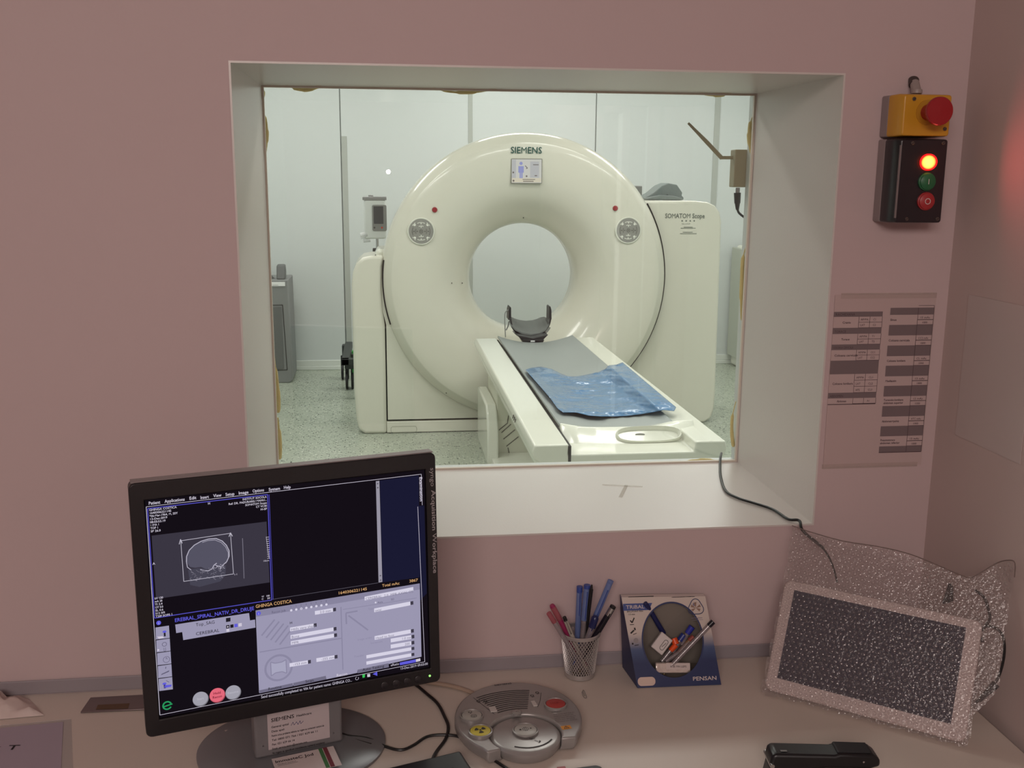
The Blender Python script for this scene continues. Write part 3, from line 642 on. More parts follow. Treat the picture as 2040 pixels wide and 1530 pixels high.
# wireless receiver with antenna just behind the pane
an = thing('antenna_box', 'olive grey wireless box with a slanted stick antenna behind the upper right of the window', 'wireless device', (0.72, 2.05, 1.7))
OL = mat('olive_grey_plastic', C(158, 150, 122), 0.5)
q0, q1 = onY(1461, 298, 2.045), onY(1486, 373, 2.045)
b = B(); b.bx(q0.x, q1.x+0.0, 2.032, 2.062, q1.z, q0.z); bd = obj('box_body', b, OL, an, world=True, bevel=0.002)
b = B(); b.bx(q1.x-0.001, q1.x+0.02, 2.031, 2.04, q1.z+0.01, q0.z-0.01); obj('mounting_tab', b, OL, an, world=True)
b = B(); b.cyl(onY(1462, 314, 2.05), onY(1438, 314, 2.05), 0.0036, n=12); b.cyl(onY(1440, 315, 2.05), onY(1432, 309, 2.05), 0.0035, 0.003, n=12); b.cyl(onY(1438, 315, 2.05), onY(1408, 283, 2.05), 0.0044, 0.0042, n=12); b.cyl(onY(1408, 283, 2.05), onY(1371, 245, 2.05), 0.0042, 0.0024, n=12)
obj('stick_antenna', b, OL, an, world=True)
b = B(); b.cyl(onY(1470, 374, 2.05), onY(1469.5, 384, 2.05), 0.0045, n=14); obj('socket_collar', b, SILVER, an, world=True)
b = B(); b.cyl(onY(1469, 384, 2.05), onY(1469, 405, 2.05), 0.0072, 0.0062, n=16); b.cyl(onY(1469, 404, 2.05), onY(1469, 418, 2.05), 0.0055, 0.0032, n=16); b.tube([onY(1469, 416, 2.05), onY(1473, 425, 2.05), onY(1488, 436, 2.05), onY(1500, 440, 2.055)], 0.0024)
obj('plug', b, BLACK, an, world=True)
CABLE = mat('black_cable', C(22, 20, 22), 0.4)
b = B(); pts = [onY(1437, 903, 2.015), onY(1435, 914, 1.985), onZ(1434.5, 928, 1.0968), onZ(1436, 950, 1.0965), onZ(1446, 978, 1.0965), onZ(1470, 992, 1.0965), onZ(1505, 1003, 1.0965), onZ(1540, 1015, 1.0965), onZ(1570, 1034, 1.0965), V((0.700, 1.598, 1.099)), onY(1600, 1058, 1.575), onY(1640, 1092, 1.57)]
b.tube(pts, 0.0026, 8, 8); tag(obj('sill_cable', b, CABLE), 'black cable lying over the white window sill and into the bubble wrap', 'cable')

# tape scraps on the sill
tp = clear('clear_tape', (0.97, 0.96, 0.95, 1), 0.06, 0.15, 0.12, C(220, 210, 200))
b = B()
for (xa, ya), (xb, yb), w2 in (((1200, 965), (1280, 969), 2.2), ((1248, 966), (1236, 990), 3.0)):
    p, q = onZ(xa, ya, WZ0+0.0012), onZ(xb, yb, WZ0+0.0012); d = (q-p).normalized(); n_ = V((-d.y, d.x, 0))*0.0022*w2/2
    b.loft([[p-n_, p+n_, p+n_-V((0, 0, .0006)), p-n_-V((0, 0, .0006))], [q-n_, q+n_, q+n_-V((0, 0, .0006)), q-n_-V((0, 0, .0006))]])
tag(obj('tape_scrap', b, tp), 'T-shaped scrap of clear tape stuck on the window sill', 'tape')

# ============================================================ DESK
DZ = 0.85
DESK = mat('worktop_laminate', C(206, 194, 184), 0.38, bump=0.06, bscale=500, bdist=0.0004)
dk = thing('desk', 'long pale beige built-in desk under the window', 'desk', (-0.4, 1.2, 0))
b = B(); b.bx(-2.3, 0.922, 0.78, WY-0.0045, DZ-0.032, DZ); obj('worktop', b, DESK, dk, world=True, bevel=0.0015)
for x in (-2.28, -0.7, 0.89):
    b = B(); b.bx(x, x+0.025, 0.85, WY-0.03, 0, DZ-0.032); obj('side_panel', b, DESK, dk, world=True)
b = B(); b.bx(-2.25, 0.88, 1.45, 1.468, 0.25, DZ-0.032); obj('back_panel', b, DESK, dk, world=True)

# ============================================================ MONITOR
MYAW, MT = 0.280, 0.045
Mm = Matrix.Translation(V((-0.1285, 1.334, 1.1205))) @ Matrix.Rotation(MYAW, 4, 'Z') @ Matrix.Rotation(-MT, 4, 'X')
mn = thing('computer_monitor', 'black desktop monitor on a silver stand showing a head scan workspace', 'monitor', M=Mm)
MF = Frame(Mm.translation, Mm.to_3x3() @ V((1, 0, 0)), Mm.to_3x3() @ V((0, 0, 1)))
BEZ = mat('monitor_black', C(30, 26, 29), 0.4, bump=0.1, bscale=900, bdist=0.0002)
HW, HH = 0.2045, 0.1725
SW, SH = 0.188, 0.1495
a_, b_ = MF.px(288, 995), MF.px(857, 1330); c_, d_ = MF.px(846, 940), MF.px(320, 1432)
sx0 = (a_[0]+d_[0])/2; sx1 = (b_[0]+c_[0])/2; sz1 = (a_[1]+c_[1])/2; sz0 = (b_[1]+d_[1])/2
b = B()
out = rrect(-HW, -HH, HW, HH, 0.008, 4); inn = rrect(sx0-0.001, sz0-0.001, sx1+0.001, sz1+0.001, 0.0008, 4)
def P3(pts, y): return [V((x, y, z)) for x, z in pts]
b.loft([P3(inn, 0.004), P3(inn, -0.0005), P3(out, 0.0), P3(out, 0.022)], caps=False)
b.loft([P3(out, 0.022), P3(rrect(-HW+0.015, -HH+0.015, HW-0.015, HH-0.015, 0.02, 4), 0.045), P3(rrect(-HW+0.07, -HH+0.07, HW-0.07, HH-0.07, 0.02, 4), 0.06)], caps=True)
obj('housing', b, BEZ, mn, bevel=0.0015)
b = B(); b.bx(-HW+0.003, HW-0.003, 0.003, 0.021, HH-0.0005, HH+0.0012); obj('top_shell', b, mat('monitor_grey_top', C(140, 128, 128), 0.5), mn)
lcd = mat('lcd_off', C(24, 20, 26), 0.25)
SB = emis('ui_black', C(20, 15, 22))
b = B(); b.rect(sx0, sz0, sx1, sz1, 0.0030); scr = obj('screen', b, SB, mn, ang=0)
UI = {}
def ui(name, col, st=1.0):
    if name not in UI: UI[name] = (B(), emis('ui_'+name, C(*col), st))
    return UI[name][0]
LAY = [0.0028]
def Y(l): return 0.0028-l*0.00012
def mp(px, py): return MF.px(px, py, 0.003)
def mrect(n, col, x0, y0, x1, y1, l=1):
    """rectangle given by its top-left and bottom-right corners as read off the photograph"""
    p, q = mp(x0, y0), mp(x1, y1); ui(n, col).rect(p[0], q[1], q[0], p[1], Y(l))
def mtext(n, col, st, x, y, x1=None, y1=None, h=None, l=6, bold=0, rot=0):
    p = mp(x, y); q = mp(x1, y1) if x1 else None
    ui(n, col).text(st, p[0], p[1], h or 0.0035, Y(l), w=(q[0]-p[0]) if q else None, bold=bold, rot=rot)
WHT, LAV, BLU, ORG = (205, 198, 214), (154, 150, 176), (84, 80, 190), (205, 160, 110)
NAVQ = 1
# menu bar
for s, x0, y0, x1, y1 in (('Patient', 296, 1005.5, 319, 1002), ('Applications', 328, 1001.5, 368, 996.5), ('Edit', 377, 995.5, 391, 994), ('Insert', 399, 994, 416, 991.5), ('View', 425, 990.5, 441, 988.5), ('Setup', 449, 988, 467, 985), ('Image', 475, 985, 495, 982), ('Options', 503, 981, 526, 978), ('System', 535, 978, 558, 974), ('Help', 565, 974, 579, 971.5)):
    mtext('white', WHT, s, x0, y0, x1, y1, h=0.0042, bold=1)
def mline(n, col, pts, wd=0.0006, l=4): ui(n, col).line([mp(*p) for p in pts], wd, Y(l))
mline('white', WHT, [(291, 1009.5), (839, 944.5), (841, 1006)], 0.0006)
mline('white', WHT, [(291, 1009.5), (318.5, 1424)], 0.0007); mline('white', WHT, [(318.5, 1424), (846, 1318), (832, 1009)], 0.0006)
mline('blue', BLU, [(294, 1013), (533, 985), (541, 1195), (308, 1231), (294, 1013)], 0.0011)
mline('blue', BLU, [(536, 985), (544, 1194)], 0.0006)
# head scan
mrect('scan_bg', (58, 54, 66), 302, 1067, 537, 1160, 2)
SK = []
ux = mp(363, 1075); vx = mp(460, 1062)
def hd(fx, fy):   # head box coordinates 0..1
    a, b2, c, d2 = mp(360, 1075), mp(459, 1062), mp(366, 1157), mp(465, 1143)
    x = (a[0]*(1-fx)+b2[0]*fx)*(1-fy)+(c[0]*(1-fx)+d2[0]*fx)*fy; z = (a[1]*(1-fx)+b2[1]*fx)*(1-fy)+(c[1]*(1-fx)+d2[1]*fx)*fy
    return x, z
skull = [(0.08, 0.55), (0.09, 0.42), (0.15, 0.28), (0.26, 0.17), (0.4, 0.10), (0.55, 0.07), (0.7, 0.08), (0.82, 0.16), (0.90, 0.28), (0.945, 0.42), (0.94, 0.55), (0.88, 0.68), (0.76, 0.78), (0.66, 0.74), (0.58, 0.80), (0.46, 0.79), (0.36, 0.72), (0.24, 0.72), (0.14, 0.68)]
ui('brain', (84, 82, 98)).poly([hd(*p) for p in skull], Y(3))
ui('neck', (70, 68, 82)).poly([hd(*p) for p in ((0.1, 0.75), (0.3, 0.74), (0.6, 0.8), (0.86, 0.76), (0.84, 1.0), (0.72, 1.14), (0.3, 1.2), (0.12, 1.12))], Y(2.5))
ui('bone', (176, 172, 188)).line([hd(*p) for p in skull[:14]], 0.0012, Y(4)); ui('bone', (176, 172, 188)).line([hd(x-0.02 if x > .5 else x+0.02, y+0.035) for x, y in skull[4:12]], 0.0006, Y(4))
ui('bone', (176, 172, 188)).line([hd(*p) for p in ((0.34, 0.78), (0.42, 0.82), (0.5, 0.84), (0.58, 0.8), (0.62, 0.72), (0.68, 0.68))], 0.0012, Y(4))
ui('bone', (176, 172, 188)).line([hd(*p) for p in ((0.08, 0.55), (0.09, 0.68), (0.16, 0.76))], 0.001, Y(4))
rnd = random.Random(5)
for i in range(46):
    x, y = rnd.uniform(0.15, 0.78), rnd.uniform(0.76, 1.02); a = rnd.uniform(0, 6.28); l = 0.05
    ui('bone2', (118, 114, 128)).line([hd(x, y), hd(x+l*math.cos(a), y+l*math.sin(a)), hd(x+l*math.cos(a)+0.03, y+l*math.sin(a)+0.02)], 0.0005, Y(4.2))
for i in range(14):
    x = 0.56+rnd.uniform(-0.03, 0.26); y = 0.7+rnd.uniform(0, 0.12); ui('bone', (176, 172, 188)).line([hd(x, y), hd(x+rnd.uniform(-.05, .05), y+rnd.uniform(-.06, .06))], 0.0006, Y(4.4))
mline('white2', (190, 186, 200), [(360, 1077), (459, 1062), (465, 1143), (366, 1158), (360, 1077)], 0.0007, 5)
mline('white2', (190, 186, 200), [(357, 1084), (359.5, 1074), (363, 1082)], 0.0009, 5); mline('white2', (190, 186, 200), [(456, 1069), (459, 1061), (463, 1068)], 0.0009, 5)
mline('bone2', (118, 114, 128), [(483, 1072), (486, 1152)], 0.0009, 5)
mline('white', WHT, [(530, 1069), (536, 1112)], 0.0004, 5)
for i in range(11): mline('white', WHT, [(530+i*0.25, 1070+i*4.2), (536+i*0.2, 1069.5+i*4.2)], 0.0006, 5)
mtext('white', WHT, '10cm', 524, 1119, 536, 1117.5, h=0.0024); mtext('white', WHT, '1-1', 466, 1146, 473, 1145, h=0.0024)
mtext('white', WHT, 'H', 414, 1005, h=0.003, bold=1); mtext('white', WHT, 'A', 304, 1125, h=0.0032, bold=1)
for i, (s, wpx) in enumerate((('GHINGA COSTICA', 55), ('1640306221145', 44), ('*06-Mar-1964, M, 55Y', 56), ('13-Dec-2019', 35), ('08:55:53.19', 31), ('1 IMA 1', 18), ('TOP 1', 16), ('SP 26.0', 20))):
    y = 1018+i*6.05; x = 297+i*0.45; mtext('white', WHT, s, x, y, x+wpx, y-wpx*0.115, h=0.0028, bold=1)
for i, (s, wpx) in enumerate((('INSTITUT SOCOLA', 48), ('Ref: DR. PADURARIU MANU...', 76), ('SOMATOM Scope', 43), ('CT VC40', 22), ('H-SP', 13))):
    y = 991+i*6.0; x1 = 531+i*0.2; mtext('white', WHT, s, x1-wpx, y+wpx*0.117, x1, y, h=0.0028, bold=1)
for i, (s, wpx) in enumerate((('kV 130', 17), ('mA 28', 15), ('TI 3.4', 15), ('OT 0.0', 16), ('SL 0.6', 16), ('512 0/0', 19), ('T20f SOF0 1', 34))):
    y = 1194+i*6.0; x = 308+i*0.35; mtext('white', WHT, s, x, y, x+wpx, y-wpx*0.115, h=0.0028, bold=1)
mtext('white', WHT, 'W   100', 521, 1190, 537, 1187.5, h=0.0024, bold=1); mtext('white', WHT, 'C    50', 521, 1195, 538, 1192, h=0.0024, bold=1)
def tl(x, y): return mp(x, y)
def quad(n, col, pts, l=2): ui(n, col).poly([mp(*p) for p in pts], Y(l))
# scroll bar
quad('scroll', (150, 146, 160), [(748.5, 958.5), (755.5, 957.5), (761.5, 1159), (754, 1160.5)], 3)
quad('navy', (26, 26, 50), [(756.5, 957), (834, 947), (836, 1150), (762, 1160)], 1); quad('navy', (26, 26, 50), [(833, 1008), (845, 1007), (850, 1182), (837, 1196)], 1)
for xx, yy in ((750, 965), (750.3, 973), (755.6, 1148), (756, 1157)): mtext('ui_dark', (30, 26, 34), '+', xx, yy+1, h=0.0034, bold=1)
mline('grey_line', (92, 88, 100), [(541, 1194), (753, 1161)], 0.0006, 2)
# tab 'Examination'
p = mp(835, 950); ui('white', WHT).text('Examination', p[0], p[1], 0.0042, Y(6), w=0.036, bold=1, rot=-PI/2)
# protocol strip
mtext('blue_text', (96, 92, 215), 'EREBRAL_SPIRAL_NATIV_DR_DRUJE', 348, 1239, 506, 1212, h=0.0050, bold=1)
mtext('orange', ORG, 'GHINGA COSTICA', 509, 1211, 581, 1200, h=0.0046, bold=1); mtext('orange', ORG, '1640306221145', 673, 1184, 731, 1174, h=0.0040, bold=1)
mtext('orange', ORG, 'Total mAs:', 761, 1169, 796, 1163, h=0.0040, bold=1); mtext('orange', ORG, '3867', 815, 1160, 832, 1157, h=0.0040, bold=1)
quad('lav', LAV, [(351, 1261), (349, 1244), (496, 1221), (498, 1236)], 2); quad('lav', LAV, [(365, 1275), (363, 1259), (508, 1234), (509, 1250)], 2)
mtext('ui_dark', (30, 26, 34), 'Top_SAG', 390, 1247.5, 428, 1241.5, h=0.0044); mtext('ui_dark', (30, 26, 34), 'CEREBRAL', 390, 1265.5, 437, 1256, h=0.0044)
quad('ui_dark', (30, 26, 34), [(450, 1239), (450, 1231), (459, 1230), (459, 1237.5)], 4)
for i, c in enumerate(('ui_dark', 'ui_dark', 'blue_text', 'white')):
    quad(c, {'ui_dark': (30, 26, 34), 'blue_text': (96, 92, 215), 'white': WHT}[c], [(450.5+i*8.2, 1252-i*1.3), (450.3+i*8.2, 1245.5-i*1.3), (456.8+i*8.2, 1244.5-i*1.3), (457+i*8.2, 1251-i*1.3)], 4)
quad('white', WHT, [(451, 1258.5), (450.8, 1253), (456.5, 1252), (456.8, 1257.8)], 4); ui('white', WHT).disc(*mp(453.6, 1248.4), 0.0011, Y(5), 8)
# left icon column
for i in range(5):
    y = 1250+i*25.6; x = 310.5+i*1.6
    quad('lav', LAV, [(x, y+24), (x-1, y), (x+26, y-4), (x+27.5, y+20.5)], 2)
    q = mp(x+17, y+8); q2 = mp(x+10, y+17)
    if i in (0, 4): ui('blue_text', (96, 92, 215)).disc(q[0]-(0.004 if i else 0), q[1], 0.0026, Y(5), 10, 0.0016); ui('ui_dark', (30, 26, 34)).rect(q[0]-0.001-(0.004 if i else 0), q[1]-0.0065, q[0]+0.0012-(0.004 if i else 0), q[1]-0.0015, Y(5))
    if i == 0: quad('white', WHT, [(x+2, y+18), (x+13, y+17), (x+17, y+20), (x+6, y+22)], 5)
    if i == 4: quad('blue_text', (96, 92, 215), [(x+10, y+18), (x+11, y+12), (x+25, y+11), (x+24, y+15)], 5); mline('icon', (96, 92, 116), [(x+14, y+3), (x+20, y+6)], 0.0007, 5)
    if i == 1: ui('icon', (96, 92, 116)).ring(q[0]-0.001, q[1]+0.0005, 0.0024, 0.0031, Y(5), 12); ui('icon', (96, 92, 116)).line([(q[0]-0.002, q[1]-0.004), (q[0]-0.002, q[1]-0.009), (q[0], q[1]-0.009), (q[0], q[1]-0.004)], 0.0005, Y(5)); ui('white', WHT).disc(*mp(x+3, y+19), 0.0014, Y(5), 8)
    if i == 2: ui('icon', (96, 92, 116)).ring(q[0]+0.0003, q[1]-0.003, 0.0038, 0.0044, Y(5), 16); ui('icon', (96, 92, 116)).line([(q[0], q[1]-0.003), (q[0], q[1]), (q[0]+0.002, q[1]-0.003)], 0.0005, Y(5))
    if i == 3: quad('icon', (96, 92, 116), [(x+5, y+18), (x+7, y+15), (x+22, y+8), (x+21, y+11)], 5); mline('icon', (96, 92, 116), [(x+15, y+1), (x+14.5, y+5)], 0.001, 5)
ui('blue_text', (96, 92, 215)).disc(*mp(316, 1240.5), 0.0030, Y(4), 16); ui('blue_text', (96, 92, 215)).disc(*mp(515, 1221.5), 0.0030, Y(5), 16)
mtext('white', WHT, 'i', 315.4, 1243, h=0.003, bold=1, l=7); mtext('white', WHT, 'i', 514.4, 1224, h=0.003, bold=1, l=7)
q = mp(333, 1405); ui('green', (40, 150, 92)).ring(q[0], q[1], 0.0042, 0.0062, Y(5), 24, 20, 330); ui('green', (40, 150, 92)).line([(q[0]-0.005, q[1]-0.001), (q[0]+0.0066, q[1]+0.001)], 0.0018, Y(5.2))
for s, x, y, cn, col in (('Start', 399, 1391.5, 'lav2', (160, 158, 170)), ('Hold', 432.5, 1384, 'pinkb', (226, 104, 122)), ('Resume', 464, 1378.5, 'lav2', (160, 158, 170))):
    q = mp(x, y); ui(cn, col).disc(q[0], q[1], 0.0098, Y(4), 32); ui(cn+'rim', tuple(int(c*0.72) for c in col)).disc(q[0]+0.0004, q[1]-0.0008, 0.0104, Y(3.6), 32)
    if s == 'Hold': ui('maroon', (120, 30, 50)).text('Hold', q[0], q[1]+0.0012, 0.0034, Y(6), bold=1, align='c'); ui('maroon', (120, 30, 50)).text('Recon', q[0], q[1]-0.0042, 0.0034, Y(6), bold=1, align='c')
    else: ui('lavtext', (186, 184, 196)).text(s, q[0], q[1]-0.0015, 0.0032, Y(6), align='c')
# recon panel
quad('lav', LAV, [(509, 1216), (836, 1162), (839.5, 1308), (516, 1380)], 2)
quad('lavd', (136, 132, 158), [(509, 1216), (836, 1162), (836.3, 1174), (509.6, 1229)], 2.4)
LS, LT = (138, 134, 160), (148, 144, 170)
for i in range(5): mline('lavs', LS, [(521+i*9, 1266+i*4.5), (547+i*9, 1234+i*4)], 0.0022, 3)
q = mp(555, 1330); ui('lavs', LS).ring(q[0], q[1], 0.0165, 0.0195, Y(3), 36); ui('lavt', (166, 164, 188)).poly([(q[0]-0.0105, q[1]-0.010), (q[0]-0.0045, q[1]-0.0065), (q[0]+0.0045, q[1]-0.0065), (q[0]+0.0105, q[1]-0.010), (q[0]+0.0105, q[1]+0.010), (q[0]+0.0045, q[1]+0.0075), (q[0]-0.0045, q[1]+0.0075), (q[0]-0.0105, q[1]+0.010)], Y(3.2))
ui('lavs', LS).line([(q[0]-0.0105, q[1]-0.010), (q[0]-0.0045, q[1]-0.0065), (q[0]+0.0045, q[1]-0.0065), (q[0]+0.0105, q[1]-0.010), (q[0]+0.0105, q[1]+0.010), (q[0]+0.0045, q[1]+0.0075), (q[0]-0.0045, q[1]+0.0075), (q[0]-0.0105, q[1]+0.010)], 0.0014, Y(3.4), True)
mline('lavs', LS, [(733, 1255), (694, 1226)], 0.0022, 3); mline('lavs', LS, [(690, 1243), (689, 1221), (712, 1217)], 0.0022, 3)
mline('lavs', LS, [(679, 1209), (683, 1334)], 0.0016, 3); mline('lavs', LS, [(517, 1299), (681, 1271)], 0.0016, 3); mline('lavs', LS, [(683, 1214), (830, 1191)], 0.0009, 3)
mtext('icon', (96, 92, 116), 'Recon job', 541, 1222, 569, 1216.5, h=0.0036)
for i in range(8):
    q = mp(580+i*10, 1215.5-i*1.65); ui('whiteb', (214, 210, 228)).disc(q[0], q[1], 0.0017, Y(5), 12); ui('icon', (96, 92, 116)).text(str(i+1), q[0]-0.001, q[1]+0.004, 0.0024, Y(5))
q = mp(600, 1212.2); ui('lav', LAV).disc(q[0], q[1], 0.0009, Y(6), 10)
def field(x0, y0, x1, y1, hh=7.5, st='', arrow=True, tx=None):
    quad('whiteb', (198, 194, 214), [(x0+0.3, y0+hh), (x0, y0), (x1, y1), (x1+0.3, y1+hh)], 4)
    if arrow: quad('arrow', (62, 58, 72), [(x1+0.5, y1+hh-0.6), (x1+0.2, y1), (x1+6, y1-1), (x1+6.3, y1+hh-1.6)], 4.5)
    if st: mtext('ftext', (122, 118, 140), st, tx or x0+2, y0+hh-1.2-(0 if not tx else (tx-x0)*0.17), h=0.0036, l=6)
field(627, 1217, 663, 1211, st='2.0 mm', tx=637)
mtext('ui_dark', (30, 26, 34), 'H', 577, 1243, h=0.0034, bold=1)
field(577.5, 1250, 624.5, 1242, st='H60s very sharp'); field(578.5, 1265, 664, 1249.5, st='Bone'); field(579, 1277, 665, 1262, st='MPR')
field(576.5, 1321, 613, 1315, st='-153 mm', tx=584); field(630, 1311, 666, 1305, st='-255 mm', tx=640)
field(726, 1188.5, 823, 1169, 7.5, 'CEREBRAL  2.0  MPR AXIAL OS.', False)
field(745, 1212, 817, 1198, st='axial'); field(746, 1267, 818, 1253.5, st='Head to foot'); field(778, 1272, 819, 1265, st='1.0 mm', tx=800); field(778, 1284, 819, 1277, st='200', tx=806)
field(729.5, 1305, 819, 1289, 6.5); field(729.5, 1317.5, 819, 1301, 6.5)
mtext('lavs', LS, 'Type', 733, 1215, h=0.003); mtext('lavs', LS, 'Image order', 712, 1276, h=0.003); mtext('lavs', LS, 'Increment', 738, 1283, h=0.003); mtext('lavs', LS, 'Transfer', 705, 1310, h=0.003)
q = mp(748, 1200); ui('whiteb', (214, 210, 228)).disc(q[0], q[1], 0.0013, Y(5), 10); mtext('icon', (96, 92, 116), 'Axis', 752, 1202, h=0.003); mtext('icon', (96, 92, 116), '3D', 778, 1196, h=0.003)
# bottom tabs
quad('tab', (112, 108, 130), [(516.5, 1375), (583, 1360.5), (583.4, 1367), (517, 1381)], 3); quad('tab', (112, 108, 130), [(584, 1360.3), (649, 1346), (649.6, 1353), (584.5, 1367)], 3); quad('lav', LAV, [(649, 1346), (711, 1332), (712, 1340), (650, 1353)], 3); quad('tab', (112, 108, 130), [(712, 1334), (774, 1321), (774.5, 1329), (712.5, 1341)], 3)
mtext('ui_dark', (30, 26, 34), 'Routine', 534, 1375, 561, 1369.5, h=0.0042); mtext('ui_dark', (30, 26, 34), 'Scan', 608, 1360, 625, 1356.5, h=0.0040); mtext('white', WHT, 'Recon', 670, 1348, 692, 1344, h=0.0042, bold=1); mtext('ui_dark', (30, 26, 34), 'Auto Tasking', 722, 1336.5, 765, 1328, h=0.0040)
mtext('white', WHT, 'eRatio', 778, 1327, 795, 1323.5, h=0.0036); quad('blue_text', (96, 92, 215), [(796.5, 1325), (796, 1319.5), (828, 1313), (828.3, 1319)], 4); quad('white', WHT, [(828.5, 1318.6), (828.2, 1313), (837, 1311), (837.3, 1316.6)], 4)
mtext('white', WHT, 'Send successfully completed to VIA for patient name: GHINGA CO...', 520, 1391, 701, 1352.5, h=0.0042)
mtext('white', WHT, '13-Dec-2019 09:03:00', 797, 1334, 852, 1322.5, h=0.0036)
q = mp(711, 1351); ui('white', WHT).ring(q[0], q[1], 0.0020, 0.0025, Y(5), 14, 100, 400)
quad('green2', (60, 190, 90), [(722, 1350), (721.5, 1343.5), (727, 1342.5), (726.5, 1349)], 5); quad('white', WHT, [(731.5, 1348.5), (731.2, 1342.8), (737, 1341.8), (737.3, 1347.6)], 5); quad('blue_text', (120, 116, 200), [(742, 1342.5), (751, 1337.5), (751.5, 1346)], 5)
G = B()
for k, (n, (bb, m)) in enumerate(UI.items()): G.m = k; G.add(bb.v, bb.f)
obj('screen_graphics', G, [m for bb, m in UI.values()], scr, ang=0)
b = B(); q = MF.px(857.5, 932, -0.001); b.text('syngo', q[0], q[1], 0.0062, -0.0008, w=0.0278, rot=-PI/2); q2 = MF.px(859.5, 977, -0.001)
b.text('Acquisition Workplace', q2[0], q2[1], 0.0062, -0.0008, w=0.1235, rot=-PI/2, bold=1)
obj('lettering', b, mat('bezel_print', C(168, 160, 162), 0.5), mn, ang=0)
for i, (x, y) in enumerate(((766, 1365), (789, 1361), (811, 1357), (833, 1353))):
    q = MF.px(x, y, 0); b = B(); b.lathe([(0.0055, 0.002), (0.0055, -0.0012), (0.0045, -0.0018), (0, -0.0018)], (q[0], 0, q[1]), 'y', 20); obj('bezel_button', b, mat('bezel_button', C(40, 36, 40), 0.35), mn)
q = MF.px(856, 1346, 0); b = B(); b.lathe([(0.0016, 0.001), (0.0016, -0.001), (0.0, -0.0016)], (q[0], 0, q[1]), 'y', 14); obj('power_light', b, emis('led_green', (0.35, 1.0, 0.2, 1), 1.5), mn)
# stand: round base and neck with a sticker
b = B(); b.lathe([(0, 0.006), (0.09, 0.0055), (0.128, 0.003), (0.136, 0.0), (0.136, -0.004), (0, -0.004)][::-1], (0, 0, 0), 'z', 72)
b.v = [(-0.148+x, 1.392+y*0.84, DZ+0.0045+z) for x, y, z in b.v]
obj('stand_base', b, mat('stand_silver', C(128, 128, 132), 0.3, metal=0.35), mn, world=True, ang=50)
b = B(); b.lathe([(0.132, 0.0), (0.10, 0.004), (0.09, 0.0055)], (0, 0, 0), 'z', 48); NF = Frame((-0.137, 1.365, 0.86), (math.cos(0.28), math.sin(0.28), 0), (0, 0, 1))
n0, n1 = NF.px(508, 1492), NF.px(683, 1462); nl, nr = n0[0], n1[0]
def frame_M(F): return F.M
b = B()
b.bx(nl, nr, 0.0, 0.028, 0.0, 0.16); b.v = [tuple(NF.M @ V(p)) for p in b.v]
neck = obj('stand_neck', b, mat('neck_silver', C(132, 128, 130), 0.4, metal=0.2), mn, world=True, bevel=0.004, seg=3)
l0, l1 = NF.px(535, 1494), NF.px(657, 1468); lt = NF.px(530, 1425)
b = B(); b.m = 0; b.rect(l0[0], l0[1], l1[0], l0[1]+0.075, -0.0006)
b.m = 1; W_ = l1[0]-l0[0]; X_ = l0[0]; zt = NF.px(541, 1438)[1]
b.text('SIEMENS', X_+0.005, zt, 0.0056, -0.0009, w=0.033, bold=1); b.text('Healthcare', X_+0.041, zt+0.0004, 0.0034, -0.0009, w=0.022, bold=1)
for i, (s, wd) in enumerate((('General spital', 0.026), ('Data apel:', 0.020), ('Pentru orice problema tehnica va rugam sa contactati centrul de', 0.084), ('Tel: 0800 071 766 / 021 629 66 11', 0.070), ('Fax: 021 629 66 14', 0.034), ('Email: service.centru@siemens.com', 0.053), ('Va rugam sa specificati intotdeauna numarul instalatiei', 0.086))):
    b.text(s, X_+0.005, zt-0.0095-i*0.0068, 0.0031, -0.0009, w=min(wd, W_-0.009)*0.95, bold=1)
b.m = 2; b.line([(X_+0.033, zt-0.0115), (X_+0.036, zt-0.0065), (X_+0.0375, zt-0.0115), (X_+0.041, zt-0.007), (X_+0.043, zt-0.012), (X_+0.046, zt-0.0065), (X_+0.047, zt-0.0115), (X_+0.051, zt-0.008)], 0.0006, -0.0009)
b.v = [tuple(NF.M @ V(p)) for p in b.v]
obj('sticker', b, [mat('sticker_paper', C(196, 182, 184), 0.6), INK, mat('pen_blue', C(60, 60, 110), 0.6)], neck, world=True, ang=0, label='white printed service sticker')
for x, y in ((524, 1486), (664, 1460)):
    q = NF.px(x, y); b = B(); b.cyl(NF.w(q[0], q[1], 0.002), NF.w(q[0], q[1], -0.001), 0.0012, n=10); obj('rivet', b, STEEL, neck, world=True)

# ============================================================ PAPERS, CARDS ON THE DESK
def flatcard(name, label, cat, corners, z, m, th=0.0004, tilt=None, extra=None):
    """thin card lying on a surface, corners read off the photograph on that surface"""
    pts = [onZ(x, y, z) for x, y in corners]
    if tilt: pts = [p+V((0, 0, t)) for p, t in zip(pts, tilt)]
    b = B(); b.loft([[p-V((0, 0, th)) for p in pts], pts]); o = fixn(obj(name, b, m, ang=0)); tag(o, label, cat)
    return o, pts
flatcard('handwritten_slip', 'small torn paper slip lying on the left of the silver monitor base', 'paper', ((508, 1445), (516, 1474), (478, 1484), (447, 1455)), 0.8585, PAPER)
slip = bpy.data.objects[-1] if False else None
bc = thing('business_card', 'white business card with a green and a dark red stripe on the monitor base', 'card', (-0.12, 1.34, 0.862))
p0, p1 = onZ(541, 1512, 0.866), onZ(664, 1486, 0.866); ex = (p1-p0).normalized(); eyv = V((-ex.y, ex.x, 0))
CF = Frame(p0, ex, -eyv); CF = Frame(p0, ex, V((0, 0, 1)).cross(ex)*-1); CF = Frame(p0, ex, V((0, 0, 1)).cross(ex))
cw = (p1-p0).length; chh = 0.052
